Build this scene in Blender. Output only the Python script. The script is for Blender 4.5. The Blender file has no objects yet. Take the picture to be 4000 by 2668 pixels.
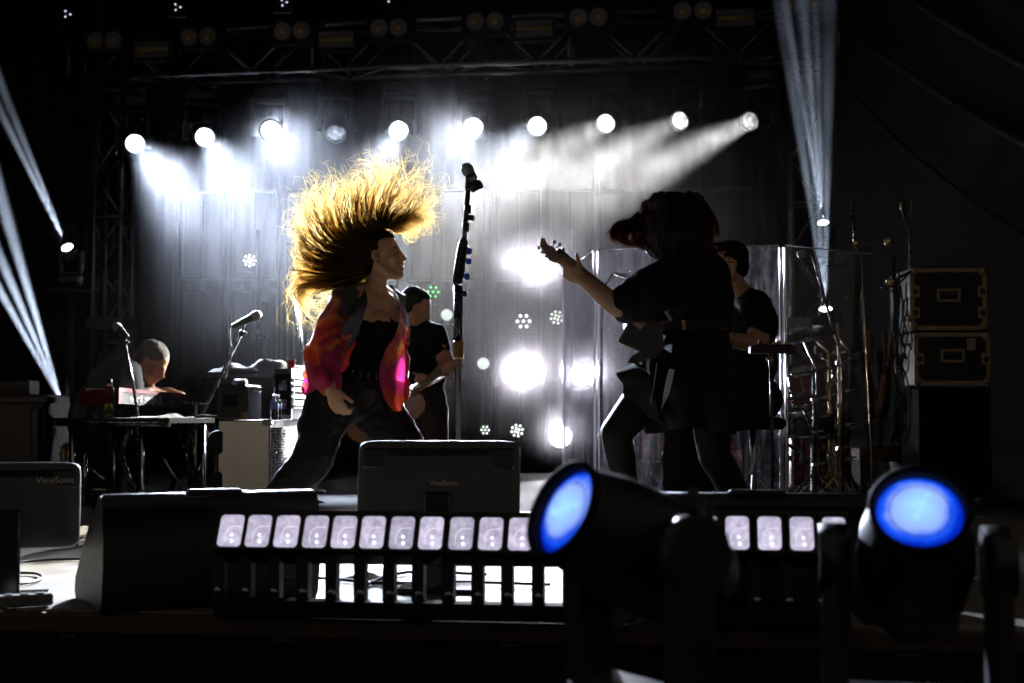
import bpy, bmesh, math, random
from math import sin, cos, pi, radians
from mathutils import Vector, Matrix, Quaternion, noise as mnoise

random.seed(7)
SC = bpy.context.scene
COL = SC.collection

# ------------------------------------------------------------------ camera
CAM_Z = 0.588
FPX = 4000 * 50 / 36.0
PITCH = radians(2.81)
cam_data = bpy.data.cameras.new('camera')
cam_data.lens = 50
cam_data.sensor_width = 36
cam_data.clip_start = 0.05
cam_data.clip_end = 3000
cam_data.dof.use_dof = True
cam_data.dof.focus_distance = 6.15
cam_data.dof.aperture_fstop = 2.8
cam_data.dof.aperture_blades = 9
cam = bpy.data.objects.new('camera', cam_data)
cam.location = (0, 0, CAM_Z)
cam.rotation_euler = (pi / 2 + PITCH, 0, 0)
COL.objects.link(cam)
SC.camera = cam

# ------------------------------------------------------------------ world (night, faint glow from the open front of the tent)
W = bpy.data.worlds.new('World')
SC.world = W
W.use_nodes = True
bg = W.node_tree.nodes['Background']
bg.inputs['Color'].default_value = (1.0, 0.86, 0.72, 1)
bg.inputs['Strength'].default_value = 0.085

SC.view_settings.view_transform = 'Standard'
SC.view_settings.look = 'None'
SC.view_settings.exposure = 0
SC.view_settings.gamma = 1
SC.render.engine = 'CYCLES'
CY = SC.cycles
CY.use_denoising = True
try:
    CY.denoiser = 'OPENIMAGEDENOISE'
    CY.denoising_input_passes = 'RGB_ALBEDO_NORMAL'
    CY.denoising_prefilter = 'ACCURATE'
except Exception:
    pass
CY.max_bounces = 6
CY.diffuse_bounces = 2
CY.glossy_bounces = 3
CY.transmission_bounces = 6
CY.transparent_max_bounces = 40
CY.volume_bounces = 0
CY.caustics_reflective = False
CY.caustics_refractive = False
CY.sample_clamp_indirect = 4
CY.volume_step_rate = 1.0
CY.use_adaptive_sampling = True
CY.adaptive_threshold = 0.02
CY.volume_max_steps = 128

def P(px, py, D):
    """the point D metres in front of the camera plane that the photograph shows at (px, py)"""
    a = (px - 2000) / FPX
    b = (1334 - py) / FPX
    d = Vector((a, cos(PITCH) - b * sin(PITCH), sin(PITCH) + b * cos(PITCH)))
    return Vector((0, 0, CAM_Z)) + d * (D / d.y)

YAW = radians(8)
SX = Vector((cos(YAW), -sin(YAW), 0))     # along the stage front, to the right (comes nearer)
SY = Vector((sin(YAW), cos(YAW), 0))      # upstage
def sdepth(px, D0):
    """depth at image column px of a plane across the stage that is D0 away at the middle"""
    return D0 / (1 + (px - 2000) / FPX * math.tan(YAW))

# ------------------------------------------------------------------ lamps of the rig: (px, py, target px, py, D), power, cone, colour
cool = (0.70, 0.80, 1.0); neut = (0.80, 0.87, 1.0); warm = (0.98, 0.97, 0.93)
RIG_D = 12.9
RIG = [   # px, py, aim px, py, depth, power, spread, colour, lens glow
    (527, 561, 1010, 1080, 9.0, 5600, 16.0, cool, 40),
    (800, 536, 1120, 1010, 9.0, 4800, 15.0, cool, 40),
    (1058, 510, 1330, 860, 6.3, 4000, 13.0, cool, 60),
    (1313, 524, 1330, 1700, 10.0, 500, 10.0, cool, 1.2),
    (1557, 510, 1340, 930, 9.0, 2600, 15.0, neut, 30),
    (1849, 498, 1450, 820, 6.3, 2200, 14.0, neut, 30),
    (2098, 493, 1560, 930, 9.0, 2600, 15.0, neut, 20),
    (2365, 483, 1500, 990, 9.0, 5200, 16.0, warm, 8),
    (2654, 473, 1320, 1110, 9.0, 6400, 16.0, warm, 3),
    (2928, 475, 1400, 1200, 9.0, 6400, 15.5, warm, 1.1),
]
LK = {'rig_beam': 0.010, 'blinder_beam': 0.6, 'side_beam': 1000.0}
def spot(name, loc, target, power, cone, color, blend=0.25, radius=0.05, parent=None):
    d = bpy.data.lights.new(name, 'SPOT')
    d.energy = power * LK.get(name, 1); d.spot_size = radians(cone); d.spot_blend = blend
    d.shadow_soft_size = radius; d.color = color
    o = bpy.data.objects.new(name, d)
    o.location = loc
    o.rotation_euler = (Vector(target) - Vector(loc)).to_track_quat('-Z', 'Y').to_euler()
    COL.objects.link(o)
    return o

def disc_lamp(name, loc, target, power, spread, color, dia):
    d = bpy.data.lights.new(name, 'AREA'); d.shape = 'DISK'; d.size = dia
    d.energy = power * LK.get(name, 1); d.spread = radians(spread); d.color = color
    o = bpy.data.objects.new(name, d); o.location = loc
    o.rotation_euler = (Vector(target) - Vector(loc)).to_track_quat('-Z', 'Y').to_euler()
    COL.objects.link(o)
    return o
# ------------------------------------------------------------------ helpers
MATS = {}
def nt(m):
    m.use_nodes = True
    t = m.node_tree
    return t, t.nodes, t.links, t.nodes['Principled BSDF']
def mat(name, col, rough=0.6, metal=0.0, var=0.25, scale=6.0, bump=0.0, bscale=60.0, spec=0.5, coat=0.0):
    if name in MATS: return MATS[name]
    m = bpy.data.materials.new(name)
    t, N, L, b = nt(m)
    tc = N.new('ShaderNodeTexCoord')
    n = N.new('ShaderNodeTexNoise'); n.inputs['Scale'].default_value = scale; n.inputs['Detail'].default_value = 5
    L.new(tc.outputs['Object'], n.inputs['Vector'])
    r = N.new('ShaderNodeMapRange')
    r.inputs['From Min'].default_value = 0.3; r.inputs['From Max'].default_value = 0.7
    r.inputs['To Min'].default_value = 1 - var; r.inputs['To Max'].default_value = 1 + var
    L.new(n.outputs['Fac'], r.inputs['Value'])
    mx = N.new('ShaderNodeMix'); mx.data_type = 'RGBA'; mx.blend_type = 'MULTIPLY'
    mx.inputs[0].default_value = 1
    mx.inputs[6].default_value = (*col, 1)
    L.new(r.outputs['Result'], mx.inputs[7])
    L.new(mx.outputs[2], b.inputs['Base Color'])
    rr = N.new('ShaderNodeMapRange')
    rr.inputs['To Min'].default_value = max(0.02, rough - 0.12); rr.inputs['To Max'].default_value = min(1, rough + 0.12)
    L.new(n.outputs['Fac'], rr.inputs['Value']); L.new(rr.outputs['Result'], b.inputs['Roughness'])
    b.inputs['Metallic'].default_value = metal
    b.inputs['Specular IOR Level'].default_value = spec
    b.inputs['Coat Weight'].default_value = coat
    if bump:
        n2 = N.new('ShaderNodeTexNoise'); n2.inputs['Scale'].default_value = bscale; n2.inputs['Detail'].default_value = 6
        L.new(tc.outputs['Object'], n2.inputs['Vector'])
        bp = N.new('ShaderNodeBump'); bp.inputs['Strength'].default_value = bump; bp.inputs['Distance'].default_value = 0.01
        L.new(n2.outputs['Fac'], bp.inputs['Height']); L.new(bp.outputs['Normal'], b.inputs['Normal'])
    MATS[name] = m
    return m
def emit(name, col, strength, sample=False):
    if name in MATS: return MATS[name]
    m = bpy.data.materials.new(name)
    t, N, L, b = nt(m)
    b.inputs['Base Color'].default_value = (0.3, 0.3, 0.3, 1)
    b.inputs['Emission Color'].default_value = (*col, 1)
    b.inputs['Emission Strength'].default_value = strength
    if not sample:
        m.cycles.emission_sampling = 'NONE'
    MATS[name] = m
    return m

class MB:
    def __init__(s): s.v = []; s.f = []; s.smooth = []
    def add(s, vs, fs, smooth=False):
        o = len(s.v)
        s.v.extend([tuple(v) for v in vs])
        s.f.extend([tuple(i + o for i in f) for f in fs]); s.smooth.extend([smooth] * len(fs))
        return s
    def box(s, c, size, M=None, bev=0.0):
        x, y, z = [k / 2 for k in size]
        c = Vector(c)
        if bev:
            b = min(bev, x * .9, y * .9, z * .9)
            vs = []
            for sz in (-1, 1):
                for (ex, ey, ez) in ((x - b, y - b, z), (x, y, z - b)):
                    pass
            # chamfered box: three shells of corners
            pts = []
            for sx in (-1, 1):
                for sy in (-1, 1):
                    for sz in (-1, 1):
                        pts += [(sx * x, sy * (y - b), sz * (z - b)), (sx * (x - b), sy * y, sz * (z - b)), (sx * (x - b), sy * (y - b), sz * z)]
            bm = bmesh.new()
            for p in pts: bm.verts.new(p)
            r = bmesh.ops.convex_hull(bm, input=bm.verts)
            bmesh.ops.dissolve_limit(bm, angle_limit=0.02, verts=bm.verts, edges=bm.edges)
            bm.verts.index_update()
            vs = [v.co.copy() for v in bm.verts]; fs = [[v.index for v in f.verts] for f in bm.faces]
            bm.free()
        else:
            vs = [Vector((sx * x, sy * y, sz * z)) for sx in (-1, 1) for sy in (-1, 1) for sz in (-1, 1)]
            fs = [(0, 1, 3, 2), (4, 6, 7, 5), (0, 4, 5, 1), (2, 3, 7, 6), (0, 2, 6, 4), (1, 5, 7, 3)]
        if M is not None: vs = [M @ v for v in vs]
        return s.add([Vector(v) + c for v in vs], fs)
    def tube(s, pts, r, n=8, cap=True):
        """tube along points; r number or list"""
        pts = [Vector(p) for p in pts]; k = len(pts)
        rs = r if isinstance(r, (list, tuple)) else [r] * k
        vs = []; up = None
        for i, p in enumerate(pts):
            t = (pts[min(i + 1, k - 1)] - pts[max(i - 1, 0)])
            if t.length < 1e-9: t = Vector((0, 0, 1))
            t.normalize()
            if up is None:
                up = Vector((0, 0, 1)) if abs(t.z) < 0.9 else Vector((1, 0, 0))
            a = t.cross(up)
            if a.length < 1e-6: a = t.cross(Vector((0.3, 1, 0.2)))
            a.normalize(); b = a.cross(t).normalized(); up = b
            for j in range(n):
                w = 2 * pi * j / n
                vs.append(p + (a * cos(w) + b * sin(w)) * rs[i])
        fs = []
        for i in range(k - 1):
            for j in range(n):
                fs.append((i * n + j, i * n + (j + 1) % n, (i + 1) * n + (j + 1) % n, (i + 1) * n + j))
        s.add(vs, fs, True)
        if cap and n > 3:
            o = len(s.v) - len(vs)
            s.f.append(tuple(o + j for j in range(n))[::-1]); s.smooth.append(False)
            s.f.append(tuple(o + (k - 1) * n + j for j in range(n))); s.smooth.append(False)
        return s
    def lathe(s, prof, M=None, n=20, smooth=True, cap=True):
        """prof list of (r, z); axis local Z, matrix M places it"""
        M = M or Matrix()
        vs = []; k = len(prof)
        for r, z in prof:
            for j in range(n):
                w = 2 * pi * j / n
                vs.append(M @ Vector((r * cos(w), r * sin(w), z)))
        fs = [(i * n + j, i * n + (j + 1) % n, (i + 1) * n + (j + 1) % n, (i + 1) * n + j) for i in range(k - 1) for j in range(n)]
        o = len(s.v)
        s.add(vs, fs, smooth)
        if cap:
            if prof[0][0] > 1e-4: s.f.append(tuple(o + j for j in range(n))[::-1]); s.smooth.append(False)
            if prof[-1][0] > 1e-4: s.f.append(tuple(o + (k - 1) * n + j for j in range(n))); s.smooth.append(False)
        return s
    def prism(s, poly, ext, smooth=False):
        """poly: list of world points (planar), ext: extrusion vector"""
        n = len(poly); ext = Vector(ext)
        a = [Vector(p) for p in poly]; b = [p + ext for p in a]
        fs = [tuple(range(n))[::-1], tuple(range(n, 2 * n))] + [(i, (i + 1) % n, n + (i + 1) % n, n + i) for i in range(n)]
        return s.add(a + b, fs, smooth)
    def ball(s, c, rad, M=None, nu=14, nv=9):
        if not isinstance(rad, (list, tuple)): rad = (rad,) * 3
        vs = []; M3 = M or Matrix.Identity(3)
        for i in range(nv + 1):
            th = pi * i / nv
            for j in range(nu):
                ph = 2 * pi * j / nu
                vs.append(Vector(c) + M3 @ Vector((rad[0] * sin(th) * cos(ph), rad[1] * sin(th) * sin(ph), rad[2] * cos(th))))
        fs = [(i * nu + j, (i + 1) * nu + j, (i + 1) * nu + (j + 1) % nu, i * nu + (j + 1) % nu) for i in range(nv) for j in range(nu)]
        return s.add(vs, fs, True)
    def grid(s, rows, smooth=True, close=False):
        nr, nc = len(rows), len(rows[0])
        vs = [p for r in rows for p in r]
        fs = [(i * nc + j, i * nc + (j + 1) % nc, (i + 1) * nc + (j + 1) % nc, (i + 1) * nc + j) for i in range(nr - 1) for j in range(nc if close else nc - 1)]
        return s.add(vs, fs, smooth)
    def mesh(s, name):
        me = bpy.data.meshes.new(name)
        me.from_pydata(s.v, [], s.f)
        me.polygons.foreach_set('use_smooth', s.smooth)
        me.update()
        return me
def link(name, me, m, parent=None, mtx=None, kind=None):
    if isinstance(me, MB): me = me.mesh(name)
    if m is not None and len(me.materials) == 0: me.materials.append(m)
    o = bpy.data.objects.new(name, me)
    COL.objects.link(o)
    if parent is not None:
        o.parent = parent
        if mtx is None:      # vertices are in world coordinates
            o.matrix_parent_inverse = Matrix.Translation(-root_loc(parent))
        else:
            o.matrix_local = mtx
    elif mtx is not None:
        o.matrix_world = mtx
    if kind: o['kind'] = kind
    return o
ROOT = {}
def root_loc(o):
    v = Vector((0, 0, 0))
    return ROOT.get(o.name, v)
def thing(name, label, cat, loc=(0, 0, 0), group=None, rotz=0.0):
    o = bpy.data.objects.new(name, None)
    o.empty_display_size = 0.1
    o.location = loc; o.rotation_euler = (0, 0, rotz)
    COL.objects.link(o)
    ROOT[o.name] = Vector(loc)
    return tag(o, label, cat, group)
def tag(o, label, cat, group=None):
    o['label'] = label; o['category'] = cat
    if group: o['group'] = group
    return o
def rotto(d, fro=(0, 0, 1)):
    return Vector(fro).rotation_difference(Vector(d)).to_matrix().to_4x4()
def place(loc, d=None, fro=(0, 0, 1)):
    return Matrix.Translation(Vector(loc)) @ (rotto(d, fro) if d is not None else Matrix())

black = mat('black_paint', (0.008, 0.008, 0.009), 0.45, 0, 0.3, 20, 0.15, 200)
blackm = mat('black_matte', (0.005, 0.005, 0.0055), 0.8, 0, 0.3, 12, spec=0.2)
alu = mat('aluminium_tube', (0.24, 0.235, 0.225), 0.42, 1.0, 0.2, 14, 0.08, 120)
steel = mat('chrome_steel', (0.42, 0.42, 0.44), 0.2, 1.0, 0.1, 20)
# ------------------------------------------------------------------ setting
gm = mat('ground_grass_dark', (0.03, 0.03, 0.025), 0.95, 0, 0.4, 1.5, 0.3, 8)
o = link('ground', MB().grid([[(-1500, -1500, -1.25), (1500, -1500, -1.25)], [(-1500, 1500, -1.25), (1500, 1500, -1.25)]], False), gm, kind='structure')

# stage floor: light marley sheets with scuffs
fm = bpy.data.materials.new('stage_floor_vinyl')
t, N, L, b = nt(fm)
tc = N.new('ShaderNodeTexCoord')
n1 = N.new('ShaderNodeTexNoise'); n1.inputs['Scale'].default_value = 1.7; n1.inputs['Detail'].default_value = 8
mp = N.new('ShaderNodeMapping'); mp.inputs['Scale'].default_value = (3, 14, 3)
L.new(tc.outputs['Object'], mp.inputs['Vector']); L.new(tc.outputs['Object'], n1.inputs['Vector'])
n2 = N.new('ShaderNodeTexNoise'); n2.inputs['Scale'].default_value = 4; n2.inputs['Detail'].default_value = 8; L.new(mp.outputs['Vector'], n2.inputs['Vector'])
cr = N.new('ShaderNodeValToRGB')
cr.color_ramp.elements[0].position = 0.3; cr.color_ramp.elements[0].color = (0.10, 0.088, 0.066, 1)
cr.color_ramp.elements[1].position = 0.72; cr.color_ramp.elements[1].color = (0.25, 0.22, 0.168, 1)
ad = N.new('ShaderNodeMath'); ad.operation = 'ADD'; ad.inputs[1].default_value = 0
m1 = N.new('ShaderNodeMix'); m1.inputs[0].default_value = 0.45
L.new(n1.outputs['Fac'], m1.inputs[2]); L.new(n2.outputs['Fac'], m1.inputs[3])
L.new(m1.outputs[0], cr.inputs['Fac']); L.new(cr.outputs['Color'], b.inputs['Base Color'])
b.inputs['Roughness'].default_value = 0.55
bp = N.new('ShaderNodeBump'); bp.inputs['Strength'].default_value = 0.2; bp.inputs['Distance'].default_value = 0.004
L.new(n2.outputs['Fac'], bp.inputs['Height']); L.new(bp.outputs['Normal'], b.inputs['Normal'])

FE = P(2000, 2408, 4.07); FE.z = 0           # a point of the stage's front edge
def SF(u, v, z=0.0): return Vector((FE.x, FE.y, 0)) + SX * u + SY * v + Vector((0, 0, z))
RS = Matrix.Rotation(-YAW, 3, 'Z')
o = link('stage_floor', MB().box(SF(0, 2.15, -0.04), (16, 4.3, 0.08), RS), fm, kind='structure')
carpet = mat('black_stage_carpet', (0.014, 0.0135, 0.013), 0.95, 0, 0.4, 30, 0.4, 300)
o = link('stage_carpet', MB().box(SF(0, 4.3 + 4.2, -0.04), (16, 8.4, 0.08), RS), carpet, kind='structure')
st = thing('stage_apron', 'dark skirted stage front edge with a wooden lip below the floor lights', 'stage', SF(0, -0.03, -1.25))
wood = mat('worn_dark_wood', (0.035, 0.018, 0.010), 0.6, 0, 0.5, 9, 0.3, 40)
link('lip', MB().box(SF(0, -0.025, -0.035), (16, 0.045, 0.06), RS, 0.008), wood, st)
skirtm = mat('black_stage_skirt', (0.004, 0.004, 0.0045), 0.9, 0, 0.3, 3, 0.3, 30)
rows = []
for z in (-0.07, -0.6, -1.24):
    rows.append([SF(-8 + 16 * i / 240, -0.02 + 0.022 * sin(i * 1.9) + 0.012 * sin(i * 0.7), z) for i in range(241)])
link('skirt', MB().grid(rows), skirtm, st)

# backdrop curtain, side drapes, roof skins
bdm = mat('black_drape', (0.0015, 0.0015, 0.002), 0.95, 0, 0.3, 2)
def drape(name, label, a, b_, z0, z1, folds, depth):
    a = Vector(a); b_ = Vector(b_); d = b_ - a; nrm = Vector((d.y, -d.x, 0)).normalized(); k = folds * 8
    rows = []
    for z in (z0, (z0 + z1) / 2, z1):
        rows.append([a + d * (i / k) + nrm * (depth * sin(i * pi / 4) + depth * .6 * sin(i * .37)) + Vector((0, 0, z)) for i in range(k + 1)])
    return tag(link(name, MB().grid(rows), bdm), label, 'curtain')
drape('backdrop_curtain', 'black backdrop curtain hanging behind the whole stage', SF(-8, 11.9), SF(8, 11.9), -0.02, 6.6, 60, 0.05)
drape('side_curtain', 'black wing curtain closing the left side of the stage', SF(-6.6, 1.5), SF(-6.6, 11.7), -0.02, 6.6, 40, 0.05)
rm = mat('stage_roof_black', (0.003, 0.003, 0.003), 0.9, 0, 0.3, 1)
link('stage_roof', MB().box(SF(0, 5.6, 6.65), (17, 13.4, 0.06), RS), rm, kind='structure')

# tent wall on the right: brown tarpaulin panels that slope down to the right, with seams
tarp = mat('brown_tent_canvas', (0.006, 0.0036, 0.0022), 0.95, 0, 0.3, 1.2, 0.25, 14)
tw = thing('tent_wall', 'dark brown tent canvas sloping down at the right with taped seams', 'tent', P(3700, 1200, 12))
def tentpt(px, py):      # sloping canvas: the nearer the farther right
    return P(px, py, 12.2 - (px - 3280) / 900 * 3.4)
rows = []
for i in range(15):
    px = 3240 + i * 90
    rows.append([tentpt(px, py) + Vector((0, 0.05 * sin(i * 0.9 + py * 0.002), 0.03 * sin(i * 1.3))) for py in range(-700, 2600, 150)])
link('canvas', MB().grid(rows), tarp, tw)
seamm = mat('tent_seam_tape', (0.015, 0.010, 0.007), 0.85, 0, 0.3, 8)
for (a, b_) in (((3262, 90), (4150, 640)), ((3480, -60), (4150, 330))):
    pts = [tentpt(a[0] + (b_[0] - a[0]) * k / 24, a[1] + (b_[1] - a[1]) * k / 24 + 18 * sin(pi * k / 24)) + Vector((-.06, -.08, 0)) for k in range(25)]
    sm = link('seam', MB().tube(pts, 0.032, 6), seamm, tw)
    rb = MB()
    for p in pts[1::3]: rb.ball(p + Vector((-.02, -.03, -.005)), 0.013, None, 6, 4)
    link('rivet_row', rb, black, sm, Matrix())
    sm.children[0].matrix_parent_inverse = Matrix()
tag(link('sagging_cable', MB().tube([tentpt(3270 + 900 * k / 30, 150 + 1150 * (k / 30) ** 0.62 * 0.75) + Vector((-.1, -.12, 0)) for k in range(31)], 0.018, 6), blackm), 'black cable sagging down the brown tent canvas from the truss end', 'cable')

# ------------------------------------------------------------------ LED mesh wall: open slatted panels in columns
slatm = mat('led_slat_grey', (0.04, 0.04, 0.045), 0.32, 0.3, 0.2, 30)
framem = mat('led_frame_black', (0.006, 0.006, 0.007), 0.5, 0.2, 0.2, 20)
WALL_D = 14.3
cols = [700, 905, 1110, 1315, 1520, 1720, 1935, 2140, 2345, 2550, 2755]
rowsY = [(735, 1102), (1122, 1489), (1509, 1876)]
pw, ph = 0.46, 0.93
fmb = MB()
for sx in (-1, 0, 1): fmb.box((sx * (pw / 2 - (0.011 if sx else 0)), 0, 0), (0.022 if sx else 0.014, 0.05, ph))
for sz in (-1, 1): fmb.box((0, 0.001, sz * (ph / 2 - 0.011)), (pw - 0.05, 0.046, 0.022))
fme = fmb.mesh('panel_frame'); fme.materials.append(framem)
smb = MB()
ns = 44
Rt = Matrix.Rotation(radians(28), 3, 'X')
for k in range(ns):
    z = -ph / 2 + 0.035 + (ph - 0.07) * k / (ns - 1)
    smb.box((-pw / 4, 0, z), (pw / 2 - 0.03, 0.010, 0.007), Rt).box((pw / 4, 0, z), (pw / 2 - 0.03, 0.010, 0.007), Rt)
sme = smb.mesh('slats'); sme.materials.append(slatm)
colw = ['far left', 'second from left', 'third from left', 'fourth from left', 'fifth from left', 'middle', 'fifth from right', 'fourth from right', 'third from right', 'second from right', 'far right']
roww = ['top', 'middle', 'bottom']
for ci, cx in enumerate(cols):
    for ri, (y0, y1) in enumerate(rowsY):
        D = sdepth(cx + 90, WALL_D)
        loc = P(cx + 90, (y0 + y1) / 2, D)
        t_ = thing('led_mesh_panel', 'see-through slatted video wall panel, %s column, %s row' % (colw[ci], roww[ri]), 'video panel', loc, 'slatted video wall panels', -YAW)
        link('frame', fme, None, t_, Matrix()); s_ = link('slats', sme, None, t_, Matrix()); s_['kind'] = 'stuff'
for i, cx in enumerate(cols[::2] + [2960]):
    D = sdepth(cx - 12, WALL_D)
    a = P(cx - 12, 700, D + .06)
    tag(link('wall_support_pole', MB().tube([(a.x, a.y, 0), (a.x, a.y, 3.05)], 0.024, 8), framem), 'dark support pole behind the slatted video wall, %s pole from the left' % ('first','second','third','fourth','fifth','sixth','rightmost')[i], 'pole', 'video wall support poles')
# ------------------------------------------------------------------ overhead truss and towers
def box_truss(name, label, A, B, h=0.30, w=0.30, pitch=0.42, r=0.025, rb=0.012, updir=None):
    """box truss from A to B (centre line)"""
    A = Vector(A); B = Vector(B); d = (B - A); Ln = d.length; d.normalize()
    up = Vector(updir or (0, 0, 1)); sd = d.cross(up).normalized(); up = sd.cross(d).normalized()
    t_ = thing(name, label, 'truss', A)
    off = {}
    for su in (-1, 1):
        for ss in (-1, 1):
            o_ = up * (su * h / 2) + sd * (ss * w / 2); off[(su, ss)] = o_
            link('chord', MB().tube([A + o_, B + o_], r, 10), alu, t_)
    n = int(Ln / pitch)
    for k in range(n):
        u0, u1 = A + d * (Ln * k / n), A + d * (Ln * (k + 1) / n)
        flip = k % 2
        for ss in (-1, 1):
            a_, b_ = (off[(1, ss)], off[(-1, ss)]) if flip else (off[(-1, ss)], off[(1, ss)])
            link('brace', MB().tube([u0 + a_, u1 + b_], rb, 6), alu, t_)
        for su in (-1, 1):
            a_, b_ = (off[(su, 1)], off[(su, -1)]) if flip else (off[(su, -1)], off[(su, 1)])
            link('brace', MB().tube([u0 + a_, u1 + b_], rb, 6), alu, t_)
    for u in [A, B] + [A + d * (Ln * q / 3) for q in (1, 2)]:
        m = MB()
        c = [u + off[q] for q in ((1, 1), (1, -1), (-1, -1), (-1, 1))]
        for i in range(4): m.tube([c[i], c[(i + 1) % 4]], rb * 1.3, 6)
        link('end_frame', m, alu, t_)
    return t_
TA = P(300, 245, sdepth(300, 12.75)); TB = P(3270, 120, sdepth(3270, 12.75))
TA.z = TB.z = (TA.z + TB.z) / 2
box_truss('overhead_truss', 'long aluminium box truss across the top carrying all the hanging lights', TA, TB, 0.42, 0.36)
for (px, lab) in ((442, 'aluminium truss tower standing at the left of the slatted video wall'), (3150, 'aluminium truss tower standing at the right behind the drum kit')):
    D = sdepth(px, 13.05)
    a = P(px, 1000, D)
    box_truss('truss_tower', lab, (a.x, a.y, 0.03), (a.x, a.y, TA.z - 0.26), 0.27, 0.27, 0.4, 0.024, 0.011, (SY.x, SY.y, 0))
    link('base_plate', MB().box((a.x, a.y, 0.015), (0.6, 0.6, 0.03), RS), steel, bpy.data.objects['truss_tower' if px < 1000 else 'truss_tower.001'])
    m = MB().box((a.x, a.y, P(px, 1265, D).z), (0.36, 0.36, 0.10), RS)
    link('sleeve_block', m, alu, bpy.data.objects['truss_tower' if px < 1000 else 'truss_tower.001'])

# ------------------------------------------------------------------ moving head lamps
glassbody = black
def mh_meshes():
    base = MB().box((0, 0, 0.05), (0.30, 0.24, 0.10), None, 0.015).box((0, -0.122, 0.05), (0.10, 0.006, 0.045)).box((0.13, 0, 0.112), (0.03, 0.14, 0.024)).box((-0.13, 0, 0.112), (0.03, 0.14, 0.024))
    yoke = MB()
    yoke.box((0, 0, -0.035), (0.34, 0.11, 0.06), None, 0.02)
    for sx in (-1, 1):
        yoke.box((sx * 0.155, 0, -0.19), (0.05, 0.11, 0.30), None, 0.02)
        yoke.lathe([(0.07, -0.03), (0.07, 0.03)], Matrix.Translation((sx * 0.155, 0, -0.31)) @ Matrix.Rotation(pi / 2, 4, 'Y'), 18)
    head = MB()
    head.lathe([(0.02, -0.20), (0.085, -0.185), (0.105, -0.12), (0.115, 0.0), (0.108, 0.09), (0.094, 0.15), (0.092, 0.185), (0.084, 0.185), (0.080, 0.165)], Matrix.Rotation(pi, 4, 'X'), 28, True, False)
    for k in range(4): head.box((0, 0, 0.05 + 0.03 * k), (0.20 - 0.008 * k, 0.232 - 0.02 * k, 0.008), None)
    lens = MB().lathe([(0.079, 0.166), (0.06, 0.176), (0.03, 0.183), (0.001, 0.185)], Matrix.Rotation(pi, 4, 'X'), 26)
    ring = MB().lathe([(0.0935, 0.175), (0.0955, 0.188), (0.086, 0.191), (0.083, 0.184)], Matrix.Rotation(pi, 4, 'X'), 28, True, False)
    return base.mesh('base'), yoke.mesh('yoke'), head.mesh('head'), lens.mesh('lens'), ring.mesh('lens_ring')
MHb, MHy, MHh, MHl, MHr = mh_meshes()
for me in (MHb, MHy, MHh): me.materials.append(black)
MHr.materials.append(mat('lens_ring_steel', (0.35, 0.36, 0.36), 0.3, 0.9))
def lens_mat(name, col, strength, pat=0.0):
    m = bpy.data.materials.new(name); t, N, L, b = nt(m)
    b.inputs['Base Color'].default_value = (0.05, 0.05, 0.05, 1); b.inputs['Roughness'].default_value = 0.1
    tc = N.new('ShaderNodeTexCoord')
    v = N.new('ShaderNodeTexVoronoi'); v.inputs['Scale'].default_value = 22; L.new(tc.outputs['Object'], v.inputs['Vector'])
    r = N.new('ShaderNodeMapRange'); r.inputs['From Max'].default_value = 0.7
    r.inputs['To Min'].default_value = strength; r.inputs['To Max'].default_value = strength * (1 - pat)
    L.new(v.outputs['Distance'], r.inputs['Value'])
    b.inputs['Emission Color'].default_value = (*col, 1); L.new(r.outputs['Result'], b.inputs['Emission Strength'])
    m.cycles.emission_sampling = 'NONE'
    return m
def moving_head(label, pivot, aim, lensmat, hang=True, scale=1.0, group=None, pan=None):
    """pivot: centre of the tilt axis; aim: world point"""
    pivot = Vector(pivot); d = (Vector(aim) - pivot).normalized()
    s = 1 if hang else -1
    loc = pivot + Vector((0, 0, s * 0.31 * scale))
    t_ = thing('moving_head_lamp', label, 'stage light', loc, group)
    S = Matrix.Scale(scale, 4)
    F = Matrix() if hang else Matrix.Rotation(pi, 4, 'X')
    pan = pan if pan is not None else math.atan2(d.x, -d.y)
    link('base', MHb, None, t_, F @ S @ Matrix.Rotation(0.12, 4, 'Z'))
    link('yoke', MHy, None, t_, Matrix.Rotation(pan, 4, 'Z') @ F @ S)
    hm = Matrix.Translation(pivot - loc) @ rotto(d, (0, 0, -1)) @ S
    h = link('head', MHh, None, t_, hm)
    le = MHl.copy(); le.materials.append(lensmat)
    link('lens', le, None, h, Matrix()); link('lens_ring', MHr, None, h, Matrix())
    return pivot + d * (0.24 * scale), d
ordw = ['first', 'second', 'third', 'fourth', 'fifth', 'sixth', 'seventh', 'eighth', 'ninth', 'tenth']
clampme = MB().tube([(0, 0, 0.0), (0, 0, 0.16)], 0.018, 8).box((0, 0, 0.17), (0.06, 0.05, 0.07), None, 0.01).mesh('clamp')
clampme.materials.append(mat('clamp_alu', (0.5, 0.5, 0.5), 0.4, 0.9))
for i, (px, py, tx, ty, TD, pw_, cone, colr, ls) in enumerate(RIG):
    D = sdepth(px, RIG_D)
    tgt = P(tx, ty, TD)
    lensc = P(px, py, D)
    d = (tgt - lensc).normalized()
    piv = lensc - d * 0.185
    st_ = {0: 'blazing white', 1: 'blazing white', 2: 'brightest, glaring above the singer hair', 3: 'dim, pointing straight down', 4: 'bright', 5: 'bright', 6: 'bright', 7: 'bright', 8: 'greyish beam to the left', 9: 'pale lens, grey beam slanting left'}[i]
    pos, d = moving_head('%s hanging moving head lamp from the left: %s' % (ordw[i], st_), piv, tgt, lens_mat('rig_lens', colr, ls, 0.75), True, 1.0, 'moving heads hanging from the truss')
    disc_lamp('rig_beam', pos, tgt, pw_, cone, colr, 0.15)
    root = [o for o in COL.objects if o.name.startswith('moving_head_lamp')][-1]
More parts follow.
